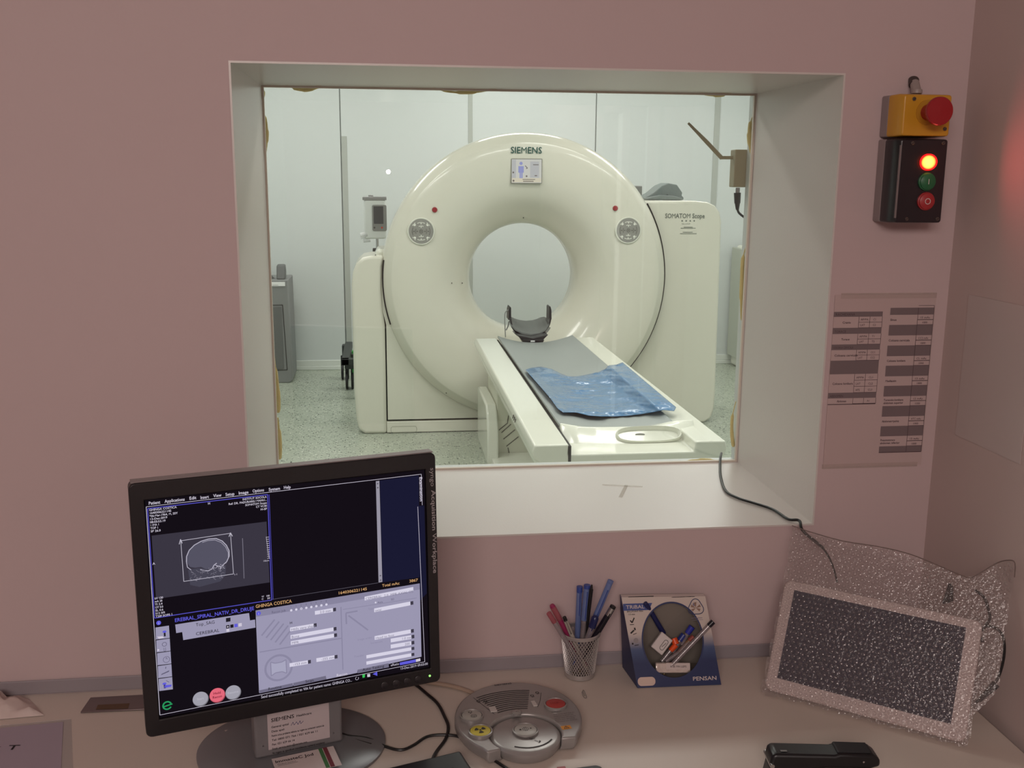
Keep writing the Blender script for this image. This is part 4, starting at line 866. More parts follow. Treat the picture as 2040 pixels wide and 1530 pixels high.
b = B(); b.bx(0, cw, 0, 0.0004, -chh, 0); b.v = [tuple(CF.M @ V(p)) for p in b.v]; obj('card_sheet', b, mat('card_white', C(205, 192, 190), 0.5), bc, world=True)
b = B(); g0, g1, g2 = CF.px(634, 1493)[0], CF.px(642, 1492)[0], CF.px(651, 1490)[0]
b.m = 0; b.rect(g0, -chh, g0+0.0055, 0, -0.0003); b.m = 1; b.rect(g0+0.0065, -chh, g0+0.0125, 0, -0.0003)
b.m = 2; b.text('ImmasteC Jod', 0.003, -0.0135, 0.0068, -0.0003, w=g0-0.012, bold=1); b.text('Medical Service', 0.005, -0.019, 0.0026, -0.0003, w=0.026); b.line([(0.005, -0.0215), (0.033, -0.0215)], 0.0006, -0.0003)
b.v = [tuple(CF.M @ V(p)) for p in b.v]; obj('card_print', b, [mat('stripe_green', C(52, 110, 58), 0.5), mat('stripe_red', C(110, 26, 44), 0.5), INK], bc, world=True, ang=0)
flatcard('letter_sheet', 'grey-white printed sheet at the bottom left desk corner, ending in the letter T', 'paper', ((-120, 1462), (126, 1438), (118, 1600), (-130, 1620)), DZ+0.0012, mat('bluish_paper', C(168, 156, 170), 0.5))
ls = thing('sleeve_print', 'x', 'x') if False else None
LF = Frame(onZ(0, 1495, DZ+0.0013), (0.99, -0.06, 0), (0.06, 0.99, 0))
b = B(); q = LF.px(12, 1494); b.text('T', q[0], q[1], 0.0125, -0.0002, bold=1, w=0.016); q = LF.px(-4, 1488); b.line([q, (q[0]+0.004, q[1])], 0.0012, -0.0002)
lt_ = obj('print', b, INK, bpy.data.objects['letter_sheet'], world=False, ang=0)
lt_.data.transform(LF.M)
flatcard('plastic_sleeve', 'clear plastic sleeve edge under the printed sheet at the bottom left', 'sleeve', ((-140, 1458), (142, 1432), (148, 1600), (-140, 1640)), DZ+0.0006, clear('sleeve_clear', (0.93, 0.93, 0.93, 1), 0.1, 0.1, 0.12))
# crumpled white bag at the left edge
b = B(); n = 26; vs = []
for j in range(n+1):
    for i in range(n+1):
        u, v = i/n, j/n; x = -0.80+0.262*u-0.04*v*u; y = 1.505+0.075*v+0.02*u*(1-v); e = min(u, 1-u, v, 1-v)
        h = 0.030*min(1, e*5)*(0.55+0.9*abs(noise.noise(V((x*22, y*22, 1))))+0.6*noise.noise(V((x*60, y*50, 4))))
        vs.append((x, y, DZ+0.0008+max(0, h)))
b.add(vs, [(j*(n+1)+i, j*(n+1)+i+1, (j+1)*(n+1)+i+1, (j+1)*(n+1)+i) for j in range(n) for i in range(n)])
tag(obj('crumpled_bag', b, mat('bag_white', C(206, 188, 182), 0.6), ang=180), 'crumpled white bag at the left edge of the desk', 'bag')
# metal plate with brass slot
pl = thing('cable_flap', 'grey metal desk plate with a dark slot, left of the monitor', 'plate', (-0.44, 1.55, DZ))
pts = [onZ(x, y, DZ+0.003) for x, y in ((160, 1418), (180, 1389), (330, 1381), (330, 1410))]
b = B(); b.loft([[V((p.x, p.y, DZ+0.0002)) for p in pts], pts]); fixn(obj('plate', b, mat('plate_metal', C(118, 104, 104), 0.35, metal=0.4), pl, world=True, bevel=0.001))
pts = [onZ(x, y, DZ+0.0036) for x, y in ((191, 1413), (195, 1404), (258, 1401), (255, 1411))]
b = B(); b.loft([[p-V((0, 0, 0.0004)) for p in pts], pts]); fixn(obj('brass_slot', b, mat('brass_dark', C(98, 74, 50), 0.4, metal=0.5), pl, world=True))

# ============================================================ KEYBOARD, BLACK DEVICE
kc = onZ(917, 1494, 0.872); ka = 0.30; kx = V((math.cos(ka), math.sin(ka), 0)); ky = V((-math.sin(ka), math.cos(ka), 0))
KM = Matrix(((kx.x, ky.x, 0, (kc-kx*0.44).x), (kx.y, ky.y, 0, (kc-kx*0.44).y), (0, 0, 1, DZ), (0, 0, 0, 1)))
kb = thing('keyboard', 'black keyboard, only its upper right corner showing in front of the monitor', 'keyboard', M=KM)
b = B(); b.prism([(-0.155, 0.001), (0, 0.001), (0, 0.022), (-0.155, 0.012)], 0, 0.44, 'x'); fixn(obj('keyboard_body', b, BLACK, kb, bevel=0.004, seg=3))
b = B(); b.bx(-0.0065, 0.0065, -0.0065, 0.0065, 0, 0.006); k0 = obj('key', b, mat('key_black', C(18, 18, 20), 0.5), kb, bevel=0.001)
for r in range(5):
    for c in range(20):
        o = k0 if (r, c) == (0, 0) else copyof(k0, kb)
        y = -0.045-r*0.019; o.location = (0.025+c*0.0202, y, 0.0215+(y)*0.0645)
bd_ = thing('black_handset', 'flat black device with a rounded corner in front of the round control box', 'device', (0.25, 1.18, DZ))
c1 = onZ(1196, 1522, 0.862); xx = V((math.cos(0.12), math.sin(0.12), 0)); yy = V((-xx.y, xx.x, 0))
b = B(); b.loft([[c1+xx*(p[0])+yy*(p[1])-V((0, 0, h)) for p in rrect(-0.075, -0.13, 0, 0, 0.01)] for h in (0.011, 0.0)]); fixn(obj('device_body', b, BLACK, bd_, world=True, bevel=0.002))
b = B(); c2 = onZ(1118, 1529, 0.8622); b.loft([[c2+V((dx, dy, h)) for dx, dy in ((-.006, -.004), (.006, -.003), (.006, .002), (-.006, .001))] for h in (0, 0.0006)]); fixn(obj('red_mark', b, RED, bd_, world=True))

# ============================================================ CABLES
def cable(pts, r, label, m=CABLE, name='cable', z=DZ+0.003):
    b = B(); b.tube([onZ(p[0], p[1], z+(p[2] if len(p) > 2 else 0)) for p in pts], r, 8, 8); return tag(obj(name, b, m), label, 'cable')
cable([(800, 1345, .02), (828, 1364), (850, 1382), (872, 1402), (886, 1428), (893, 1448), (888, 1472), (868, 1500), (855, 1530)], 0.0026, 'thick black cable curving down from behind the monitor toward the keyboard')
cable([(681, 1462, .006), (700, 1467, .006), (735, 1472, .004), (770, 1488), (800, 1494), (825, 1484), (850, 1468), (880, 1464), (915, 1468), (945, 1488), (985, 1515), (1030, 1545)], 0.0022, 'black cable winding from the monitor stand below the round control box')
cable([(681, 1464, .006), (705, 1472, .006), (740, 1482, .005)], 0.0010, 'thin black wire lying on the right part of the silver monitor base')
cable([(800, 1352), (850, 1359), (895, 1366), (930, 1376), (955, 1388)], 0.0034, 'beige cable running from behind the monitor to the round control box', mat('beige_cable', C(170, 148, 132), 0.5), z=DZ+0.004)

# ============================================================ ROUND CONTROL BOX
cbx = thing('scan_control_box', 'round silver scanner control box with red, yellow and grey buttons on the desk', 'control box', (0.19, 1.36, DZ))
ZC = 0.872; K_ = 1.0164; CX, CY = 0.186*K_, 1.383*K_
SIL = mat('control_silver', C(158, 154, 152), 0.32, metal=0.3, bump=0.05, bscale=900, bdist=0.0002)
pL, pR = V((0.130*K_, 1.291*K_)), V((0.262*K_, 1.316*K_))
DX, DY, DR = 0.190*K_, 1.336*K_, 0.052
RB = 0.104
aL = math.atan2(pL.y-CY, pL.x-CX); aR = math.atan2(pR.y-CY, pR.x-CX)
outer = [(CX+RB*0.93*math.cos(a), CY+RB*1.02*math.sin(a)) for a in [aR+(aL+2*PI-aR)*i/60 for i in range(61)]]
outer = [(pR.x, pR.y)]+outer[2:-2]+[(pL.x, pL.y)]
nr_ = DR+0.0022; nL = (0.152*K_, 1.299*K_); nR = (0.241*K_, 1.315*K_)
bL = math.atan2(nL[1]-DY, nL[0]-DX); bR = math.atan2(nR[1]-DY, nR[0]-DX)
notch = [(DX+nr_*math.cos(a), DY+nr_*math.sin(a)) for a in [(bL-2*PI*0)+0 for _ in ()]]
if bL < 0: bL += 2*PI
if bR < 0: bR += 0
notch = [(DX+nr_*math.cos(a), DY+nr_*math.sin(a)) for a in [bL+(bR-bL)*i/36 for i in range(37)]]
poly = outer+notch
b = B(); und = [((x-DX)*0.94+DX, (y-DY)*0.94+DY) for x, y in poly]
b.loft([[V((x, y, DZ+0.001)) for x, y in und], [V((x, y, DZ+0.009)) for x, y in poly], [V((x, y, ZC)) for x, y in poly]])
fixn(obj('body', b, SIL, cbx, world=True, bevel=0.003, seg=3, ang=40))
b = B(); b.lathe([(0, DZ+0.001), (DR-0.004, DZ+0.001), (DR+0.001, DZ+0.009), (DR+0.001, ZC-0.006), (DR-0.002, ZC-0.003), (DR-0.006, ZC-0.002), (0, ZC-0.002)], (DX, DY, 0), 'z', 64); obj('dial', b, SIL, cbx, world=True, ang=40)
KF = Frame((DX, DY, ZC), (math.cos(0.14), math.sin(0.14), 0), (-math.sin(0.14), math.cos(0.14), 0))
def kobj(name, fn, m, parent=None, **k):
    b = B(); fn(b); b.v = [tuple(KF.M @ V(p)) for p in b.v]; return fixn(obj(name, b, m, parent or cbx, world=True, **k)) if k.pop('fx', 0) else obj(name, b, m, parent or cbx, world=True, **k)
GRV = mat('speaker_groove', C(52, 46, 48), 0.7); INKC = mat('control_print', C(40, 36, 38), 0.6)
for i in range(11):
    r = 0.068+i*0.0056; kobj('speaker_slot', lambda b: b.ring(0, 0, r, r+0.0019, -0.0004, 24, 71, 112), GRV, ang=0)
def btn(px, py, r, m, hgt=0.004, rim=True):
    q = KF.px(px, py, -hgt); x, z = q
    b = B(); b.lathe([(r+0.003, 0), (r+0.003, hgt), (r+0.0012, hgt+0.0006), (r+0.0006, hgt-0.001)], (0, 0, 0), 'z', 36); b.v = [tuple(KF.w(x, z)+V(p)) for p in b.v]; ro = obj('button_rim', b, SIL, cbx, world=True)
    b = B(); b.lathe([(r, 0), (r, hgt-0.0004), (r*0.9, hgt+0.0002), (0, hgt+0.0005)], (0, 0, 0), 'z', 36); b.v = [tuple(KF.w(x, z)+V(p)) for p in b.v]; bo = obj('button_cap', b, m, ro, world=True, ang=60)
    return x, z, -hgt-0.0008, ro
x, z, y, ro = btn(1107, 1401, 0.0150, mat('button_red', C(176, 60, 56), 0.4)); kobj('print', lambda b: b.text('STOP', x-0.009, z-0.002, 0.004, y, bold=1), mat('red_dark', C(140, 44, 44), 0.5), ro, ang=0)
x, z, y, ro = btn(957, 1455, 0.0150, mat('button_yellow', C(200, 184, 50), 0.45))
def trefoil(b):
    b.disc(x, z, 0.0018, y, 10)
    for a in (90, 210, 330): b.ring(x, z, 0.003, 0.0085, y, 6, a-28+180, a+28+180)
kobj('radiation_symbol', trefoil, INKC, ro, ang=0)
x, z, y, ro = btn(940, 1424, 0.0150, mat('button_silver', C(172, 170, 164), 0.35))
def stopsym(b):
    b.ring(x+0.002, z-0.005, 0.004, 0.0047, y, 16); b.line([(x-0.0005, z-0.004), (x+0.0045, z-0.004), (x+0.002, z-0.008)], 0.0005, y, True)
    for a in (90, 210, 330): b.ring(x-0.001, z+0.006, 0.001, 0.0032, y, 4, a-25+180, a+25+180)
kobj('scan_stop_symbol', stopsym, INKC, ro, ang=0)
x, z, y, ro = btn(1047, 1453, 0.0165, mat('button_silver', C(172, 170, 164), 0.35), 0.0018)
def patsym(b):
    b.ring(x, z, 0.004, 0.0046, y, 16); b.line([(x-0.0012, z-0.006), (x-0.0012, z+0.006)], 0.0005, y); b.line([(x+0.0012, z-0.006), (x+0.0012, z+0.006)], 0.0005, y); b.disc(x-0.008, z, 0.0018, y, 8); b.disc(x+0.008, z, 0.0014, y, 8)
kobj('talk_symbol', patsym, INKC, ro, ang=0)
kobj('slider_groove', lambda b: b.ring(0.002, 0.004, 0.0415, 0.0440, 0.0014, 24, 232, 318), GRV, ang=0)
kobj('dial_print', lambda b: (b.text('light', 0.002, -0.018, 0.0035, 0.0012, bold=1), b.line([(0.008, -0.0215), (0.013, -0.026)], 0.0012, 0.0012), b.poly([(0.012, -0.029), (0.0165, -0.0275), (0.0155, -0.023)], 0.0012)), INKC, ang=0)
kobj('seam_line', lambda b: (b.line([KF.px(943, 1390), KF.px(985, 1423)], 0.0007, -0.0004), b.line([KF.px(1078, 1380), KF.px(1076, 1397), KF.px(1071, 1409)], 0.0007, -0.0004)), GRV, ang=0)
for a, c in (((973, 1410), (991, 1418)), ((1057, 1398), (1071, 1407))):
    m0, m1 = KF.px(*a), KF.px(*c); kobj('light_key', lambda b: b.prism([(m0[0], m1[1]), (m1[0], m1[1]), (m1[0], m0[1]), (m0[0], m0[1])], -0.0018, 0.0), mat('light_key_grey', C(196, 190, 186), 0.3), ang=0, bevel=0.0006)
for px, py, s in ((953, 1397, 1), (967, 1397, 0), (1060, 1386, 0), (1070, 1380, 1)):
    q = KF.px(px, py); kobj('key_symbol', lambda b: (b.ring(q[0], q[1], 0.002, 0.003, -0.0004, 10), b.line([(q[0]-0.002, q[1]-0.005), (q[0]+0.003, q[1]-0.003)], 0.0008, -0.0004)), INKC, ang=0)
def ptext(b):
    q = KF.px(985, 1367); q1 = KF.px(1019, 1361); b.text('SIEMENS', q[0], q[1], 0.0042, -0.0004, w=q1[0]-q[0], bold=1)
    q = KF.px(1099, 1420); b.text('WARNING', q[0], q[1], 0.0024, -0.0004, w=0.016, bold=1)
    for i, s in enumerate(('This x-ray unit may be', 'dangerous to patient and', 'operator unless safe exposure', 'factors and operating', 'instructions are observed')):
        q = KF.px(1102+i*1.2, 1424.5+i*3.6); b.text(s, q[0], q[1]-0.001, 0.0019, -0.0004, w=0.034-0.003*(i % 2))
kobj('print', ptext, INKC, ang=0)
q = KF.px(1128, 1449.5)
wl = kobj('warning_label', lambda b: b.rect(q[0]-0.0075, q[1]-0.005, q[0]+0.0075, q[1]+0.005, -0.0004), mat('orange_label', C(214, 140, 30), 0.5), ang=0)
kobj('print', lambda b: (b.line([(q[0]-0.004, q[1]-0.003), (q[0], q[1]+0.0035), (q[0]+0.004, q[1]-0.003)], 0.0008, -0.0007, True), b.line([(q[0], q[1]+0.001), (q[0], q[1]-0.0015)], 0.0008, -0.0007)), INKC, wl, ang=0)
x = 0; q = KF.px(1029, 1423); kobj('pivot', lambda b: b.lathe([(0.0075, -0.001), (0.0075, -0.0042), (0.006, -0.005), (0.0012, -0.005), (0.0012, -0.003), (0, -0.003)], (q[0], 0, q[1]), 'y', 24), SIL)

# paper clip
b = B(); p = onZ(1162, 1383, DZ+0.001); w_, h_ = 0.0036, 0.013
pts = [(w_*0.3, -h_*.5), (w_*0.3, h_*.7), (w_*.65, h_), (w_, h_*.7), (w_, -h_*.7), (w_*.4, -h_), (-w_*.3, -h_*.7), (-w_*.3, h_*.45), (0, h_*.6)]
b.tube([p+V((x, y, 0)) for x, y in pts], 0.0005, 6, 4); tag(obj('paper_clip', b, STEEL), 'small silver paper clip lying on the desk below the mesh pen cup', 'paper clip')

# ============================================================ MESH PEN CUP AND PENS
PC = V((0.3145, 1.565, DZ)); RT, RBm, HC = 0.0325, 0.0245, 0.080
pc = thing('mesh_pen_cup', 'silver wire mesh cup full of pens on the desk', 'pen cup', PC)
MS_ = mat('mesh_silver', C(182, 176, 174), 0.35, metal=0.5)
b = B(); b.lathe([(RT-0.001, HC-0.006), (RT+0.0015, HC-0.004), (RT+0.0018, HC), (RT, HC+0.0015), (RT-0.0015, HC), (RT-0.001, HC-0.006)], n=48); obj('rim', b, MS_, pc)
b = B(); b.lathe([(0, 0.001), (RBm, 0.001), (RBm+0.001, 0.002), (RBm+0.0016, 0.010), (RBm-0.0006, 0.010), (RBm-0.001, 0.003), (0, 0.003)], n=48); obj('bottom_band', b, MS_, pc)
b = B(); NW = 36
for i in range(NW):
    for s in (1, -1):
        pts = []
        for k in range(9):
            t = k/8; a = 2*PI*i/NW+s*t*1.45; r = (RBm+0.0008)*(1-t)+RT*t; pts.append(V((r*math.cos(a), r*math.sin(a), 0.008+(HC-0.012)*t)))
        b.tube(pts, 0.00062, 4, 1, caps=False)
obj('wire_mesh', b, MS_, pc)
def pen(label, top, bot, yt, r, segs, clip=None, name='pen', cat='pen', group='pens standing in the mesh cup'):
    """segs: list of (from fraction, to fraction, radius scale, material, part name), measured from the tip in the cup upward"""
    yt = min(yt+0.036, 1.58); r *= 1.12; t = onY(top[0], top[1], yt); bx_, by_ = bot; p0 = V((PC.x+bx_, PC.y+by_, DZ+0.006)); 
    th = thing(name, label, cat, p0, group=group)
    d = t-p0
    for f0, f1, sc, m, nm in segs:
        sc = sc if isinstance(sc, tuple) else (sc, sc)
        b = B(); b.cyl(p0+d*f0, p0+d*f1, r*sc[0], r*sc[1], n=14); obj(nm, b, m, th, world=True, bevel=0.0004)
    if clip:
        side = d.normalized().cross(V((0, 1, 0))).normalized(); off = V((0, -1, 0))*(r+0.0008)
        b = B(); pa = p0+d*clip[0]+off; pb = p0+d*clip[1]+off; b.tube([pb-off*0.3, pb, pa], 0.0009, 6, 1); obj('clip', b, clip[2], th, world=True)
    return th
BLC = clear('blue_clear_plastic', (0.62, 0.70, 0.90, 1), 0.12, 0.1, 0.5, C(130, 152, 205)); BLD = mat('blue_plastic', C(58, 80, 156), 0.35); NAV = mat('navy_plastic', C(30, 36, 86), 0.35)
CLR = clear('clear_barrel', (0.88, 0.86, 0.86, 1), 0.12, 0.1, 0.35, C(170, 160, 165)); MAG = mat('magenta_plastic', C(156, 44, 92), 0.35); PNK = clear('pink_clear', (0.9, 0.55, 0.62, 1), 0.12, 0.1, 0.5, C(190, 110, 120))
TIP = mat('pen_tip', C(170, 150, 110), 0.3, metal=0.8)
pen('magenta pen leaning left in the mesh cup, topmost of the two pink ones', (1099, 1205), (0.014, 0.004), 1.520, 0.0042, ((0, .06, (.25, .8), TIP, 'tip'), (.06, .78, 1, MAG, 'barrel'), (.78, .97, 1.05, PNK, 'cap'), (.97, 1, (1.05, .8), MAG, 'cap_end')))
pen('pale pink clear pen leaning furthest left in the mesh cup, below the magenta one', (1093, 1221), (0.010, -0.010), 1.500, 0.0036, ((0, .06, (.25, .8), TIP, 'tip'), (.06, .85, 1, CLR, 'barrel'), (.85, 1, 1.05, PNK, 'cap')))
pen('thin white pen with a black end, right of the pink pens in the cup', (1124, 1229), (0.012, -0.006), 1.512, 0.0034, ((0, .06, (.25, .8), TIP, 'tip'), (.06, .93, 1, mat('pen_white', C(176, 168, 158), 0.4), 'barrel'), (.93, 1, .8, BLACK, 'push_button')), (.72, .95, STEEL))
pen('pale blue upright pen at the back of the cup, leftmost of the blue pens', (1155, 1168), (-0.004, 0.012), 1.540, 0.0043, ((0, .06, (.25, .8), TIP, 'tip'), (.06, .93, 1, BLC, 'barrel'), (.93, 1, 1.08, BLD, 'cap_end')), (.66, .96, BLD))
pen('blue capped pen between the pale blue pen and the thin black pen in the cup', (1170, 1165), (0.000, -0.002), 1.528, 0.0047, ((0, .06, (.25, .8), TIP, 'tip'), (.06, .6, .9, CLR, 'barrel'), (.6, .96, 1.05, BLC, 'cap'), (.96, 1, 1.08, BLD, 'cap_end')), (.62, .93, BLD))
pen('thin black pen standing upright in the middle of the cup', (1179, 1165), (0.004, 0.004), 1.520, 0.0029, ((0, .06, (.25, .8), TIP, 'tip'), (.06, .95, 1, BLACK, 'barrel'), (.95, 1, (.8, .4), BLACK, 'end_plug')), (.7, .95, BLACK))
pen('tall translucent blue pen leaning right, tallest in the cup', (1217, 1156), (-0.010, 0.006), 1.535, 0.0044, ((0, .06, (.25, .8), TIP, 'tip'), (.06, .62, 1, BLD, 'barrel'), (.62, .97, 1.02, BLC, 'cap'), (.97, 1, 1.05, BLC, 'cap_end')), (.62, .9, BLD))
pen('black pen with a silver end leaning right out of the cup', (1222, 1207), (-0.012, -0.004), 1.520, 0.0046, ((0, .06, (.25, .8), TIP, 'tip'), (.06, .86, 1, mat('pen_black', C(26, 22, 34), 0.3), 'barrel'), (.86, .97, 1.02, STEEL, 'silver_band'), (.97, 1, 1, BLACK, 'cap_end')), (.6, .9, BLACK))
pen('clear ballpoint with a short navy cap at the right front of the cup', (1187, 1228), (-0.012, -0.010), 1.505, 0.0044, ((0, .06, (.25, .8), TIP, 'tip'), (.06, .82, 1, CLR, 'barrel'), (.82, .97, 1.25, NAV, 'cap'), (.97, 1, (1.25, .9), NAV, 'cap_end')), (.78, .9, NAV))

# ============================================================ CARDBOARD PEN BOX
A0, A1 = V((0.401, 1.508, DZ+0.001)), V((0.5425, 1.504, DZ+0.001)); T0, T1 = V((0.3835, 1.568, 0.986)), V((0.5290, 1.566, 0.981))
BF = Frame(A0, A1-A0, (T0-A0).normalized())
pb = thing('pen_display_box', 'blue and cream cardboard pen box with an oval opening, right of the mesh cup', 'box', M=BF.M)
bw = (A1-A0).length; ezl = BF.px(1238, 1190); etr = BF.px(1405, 1188)
def cardmat():
    m = mat('printed_card', C(200, 186, 178), 0.4); nt = m.node_tree; N = nt.nodes.new; L = nt.links.new; p = nt.nodes['Principled BSDF']
    tc = N('ShaderNodeTexCoord'); s = N('ShaderNodeSeparateXYZ'); L(tc.outputs['Object'], s.inputs[0])
    r = N('ShaderNodeValToRGB'); r.color_ramp.elements[0].position = 0.040; r.color_ramp.elements[0].color = C(16, 34, 84)
    r.color_ramp.elements[1].position = 0.088; r.color_ramp.elements[1].color = C(200, 186, 178)
    e = r.color_ramp.elements.new(0.062); e.color = C(58, 76, 118)
    L(s.outputs['Z'], r.inputs[0]); L(r.outputs[0], p.inputs['Base Color']); return m
CARD = cardmat(); CIN = mat('box_inside', C(128, 120, 112), 0.6); NVC = mat('navy_card', C(20, 36, 86), 0.4)
# the face: quadrilateral with an egg-shaped hole
quadp = [(0, 0), (bw, 0), (etr[0], etr[1]), (ezl[0], ezl[1])]
hc = BF.px(1343, 1279); hl = BF.px(1279, 1275); ht = BF.px(1322, 1200); hb_ = BF.px(1352, 1352); hr = BF.px(1403, 1300)
hx, hz = (hl[0]+hr[0])/2, (ht[1]+hb_[1])/2; hrx = (hr[0]-hl[0])/2*0.97; hrz = (ht[1]-hb_[1])/2*0.97
def raypoly(cx, cz, a):
    best = None
    for (x0, z0), (x1, z1) in zip(quadp, quadp[1:]+quadp[:1]):
        dx, dz = math.cos(a), math.sin(a); ex_, ez_ = x1-x0, z1-z0; den = dx*ez_-dz*ex_
        if abs(den) < 1e-9: continue
        t = ((x0-cx)*ez_-(z0-cz)*ex_)/den; u = ((x0-cx)*dz-(z0-cz)*dx)/den
        if t > 0 and -1e-6 <= u <= 1+1e-6 and (best is None or t < best): best = t
    return cx+best*math.cos(a), cz+best*math.sin(a)
angs = sorted([2*PI*i/72 for i in range(72)]+[math.atan2(z-hz, x-hx) % (2*PI) for x, z in quadp])
inn = []
for a in angs:
    ca, sa = math.cos(a), math.sin(a); k = 1/math.sqrt((ca/hrx)**2+(sa/hrz)**2); inn.append((hx+k*ca, hz+k*sa))
outp = [raypoly(hx, hz, a) for a in angs]
b = B(); b.loft([P3(inn, 0.001), P3(inn, 0.0), P3(outp, 0.0), P3(outp, 0.001)], caps=False); obj('front_face', b, CARD, pb, ang=20)
b = B(); inn2 = [(hx+(x-hx)*1.045, hz+(z-hz)*1.045) for x, z in inn]; b.loft([P3(inn, -0.0003), P3(inn2, -0.0003)], caps=False); obj('opening_border', b, NVC, pb, ang=0)
# sides, back and bottom, in world coordinates
BL_, BR_ = V((0.393, 1.583, DZ+0.001)), V((0.556, 1.583, DZ+0.001)); TL_, TR_ = BF.w(*ezl)+V((0, 0.012, 0.0)), BF.w(*etr)+V((0, 0.012, 0.0))
fl, fr_, tl_, tr_ = BF.w(0, 0, .0012), BF.w(bw, 0, .0012), BF.w(ezl[0], ezl[1], .0012), BF.w(etr[0], etr[1], .0012)
def slab(pts, n_, th=0.0008):
    n_ = V(n_).normalized()*th; b = B(); b.loft([pts, [p+n_ for p in pts]]); return b
fixn(obj('side_panel', slab([fl, BL_, TL_, tl_], (1, 0, 0)), NVC, pb, world=True)); fixn(obj('side_panel', slab([fr_, BR_, TR_, tr_], (-1, 0, 0)), NVC, pb, world=True))
fixn(obj('back_panel', slab([BL_, BR_, TR_, TL_], (0, -1, 0)), CIN, pb, world=True)); fixn(obj('bottom_panel', slab([fl, fr_, BR_, BL_], (0, 0, 1)), CIN, pb, world=True)); fixn(obj('top_flap', slab([tl_, tr_, TR_, TL_], (0, 0, -1)), PAPER, pb, world=True))
b = B(); p, q = BF.px(1241, 1203), BF.px(1300, 1215); b.prism([(p[0], q[1]), (q[0]-0.006, q[1]), (q[0], p[1]), (p[0], p[1])], -0.0004, 0.0); st_ = fixn(obj('blue_band', b, mat('band_blue', C(44, 66, 132), 0.4), pb))
b = B(); p, q = BF.px(1247, 1213), BF.px(1284, 1213); b.text('TRiBAL', p[0], p[1], 0.0058, -0.0006, w=q[0]-p[0], bold=1); obj('print', b, PAPER, st_, ang=0)
b = B(); p, q = BF.px(1249, 1220), BF.px(1281, 1220); b.text('BALLPOINT PEN', p[0], p[1], 0.0026, -0.0004, w=q[0]-p[0], bold=1); p = BF.px(1251, 1225.5); b.text('1.0 mm', p[0], p[1], 0.0026, -0.0004, w=0.012, bold=1)
p = BF.px(1259, 1237); b.line([(p[0]-0.003, p[1]+0.001), (p[0], p[1]-0.003), (p[0]+0.004, p[1]+0.005)], 0.002, -0.0004); b.line([(p[0]-0.004, p[1]-0.006), (p[0]+0.003, p[1]-0.006)], 0.001, -0.0004)
p = BF.px(1262, 1258); b.line([(p[0]-0.005, p[1]-0.003), (p[0]+0.001, p[1]+0.002)], 0.0026, -0.0004); b.line([(p[0]+0.003, p[1]+0.002), (p[0]+0.002, p[1]+0.006)], 0.0026, -0.0004); b.line([(p[0]-0.001, p[1]-0.005), (p[0]+0.005, p[1]-0.003)], 0.001, -0.0004)
p = BF.px(1265, 1281); b.disc(p[0]-0.004, p[1]-0.001, 0.0016, -0.0004, 8); b.line([(p[0]-0.001, p[1]-0.004), (p[0]+0.006, p[1]-0.003)], 0.0012, -0.0004)
obj('print', b, INK, pb, ang=0)
b = B(); p = BF.px(1267, 1276); b.disc(p[0], p[1], 0.0042, -0.0004, 16); obj('print', b, mat('print_grey', C(140, 132, 134), 0.5), pb, ang=0)
b = B(); p, q = BF.px(1380, 1356), BF.px(1428, 1352); b.text('PENSAN', p[0], p[1], 0.0062, -0.0004, w=q[0]-p[0], bold=1); obj('print', b, PAPER, pb, ang=0, label='pale lettering at the lower right')
b = B(); p, q = BF.px(1271, 1367), BF.px(1305, 1348); b.poly(rrect(p[0], p[1], q[0], q[1], (q[1]-p[1])*0.45, 8), -0.0004); obj('cream_patch', b, mat('patch_cream', C(206, 182, 170), 0.5), pb, ang=0)
def tri(cx, cz, r, k=0.55):
    pts = []
    for i in range(36):
        a = 2*PI*i/36; rr = r*(1+0.13*math.cos(3*(a-PI/2))); pts.append((cx+rr*math.cos(a), cz+rr*math.sin(a)))
    return pts
p = BF.px(1386, 1210); b = B(); b.line(tri(p[0], p[1], 0.0125), 0.0013, -0.0004, True); em = obj('triangle_emblem', b, NVC, pb, ang=0)
b = B(); b.m = 0
for a in (20, 95, 160, 215, 325): b.poly([(p[0], p[1]-0.001), (p[0]+0.009*math.cos(R(a-16)), p[1]+0.009*math.sin(R(a-16))), (p[0]+0.0085*math.cos(R(a+16)), p[1]+0.0085*math.sin(R(a+16)))], -0.0005)
b.m = 1; b.disc(p[0]-0.002, p[1]+0.005, 0.003, -0.0004, 10); b.line([(p[0]-0.009, p[1]-0.0175), (p[0]+0.010, p[1]-0.0175)], 0.0009, -0.0004); b.line([(p[0]-0.007, p[1]-0.0205), (p[0]+0.011, p[1]-0.0205)], 0.0006, -0.0004)
obj('emblem_picture', b, [mat('emblem_tan', C(142, 112, 96), 0.6), mat('emblem_grey', C(120, 112, 130), 0.6)], em, ang=0)
b = B(); b.bx(ezl[0]+0.012, ezl[0]+0.055, 0.0, 0.004, ezl[1]-0.0003, ezl[1]+0.0008); b.bx(etr[0]-0.058, etr[0]-0.018, 0.0, 0.004, etr[1]-0.0003, etr[1]+0.0008); obj('top_slit', b, INK, pb)

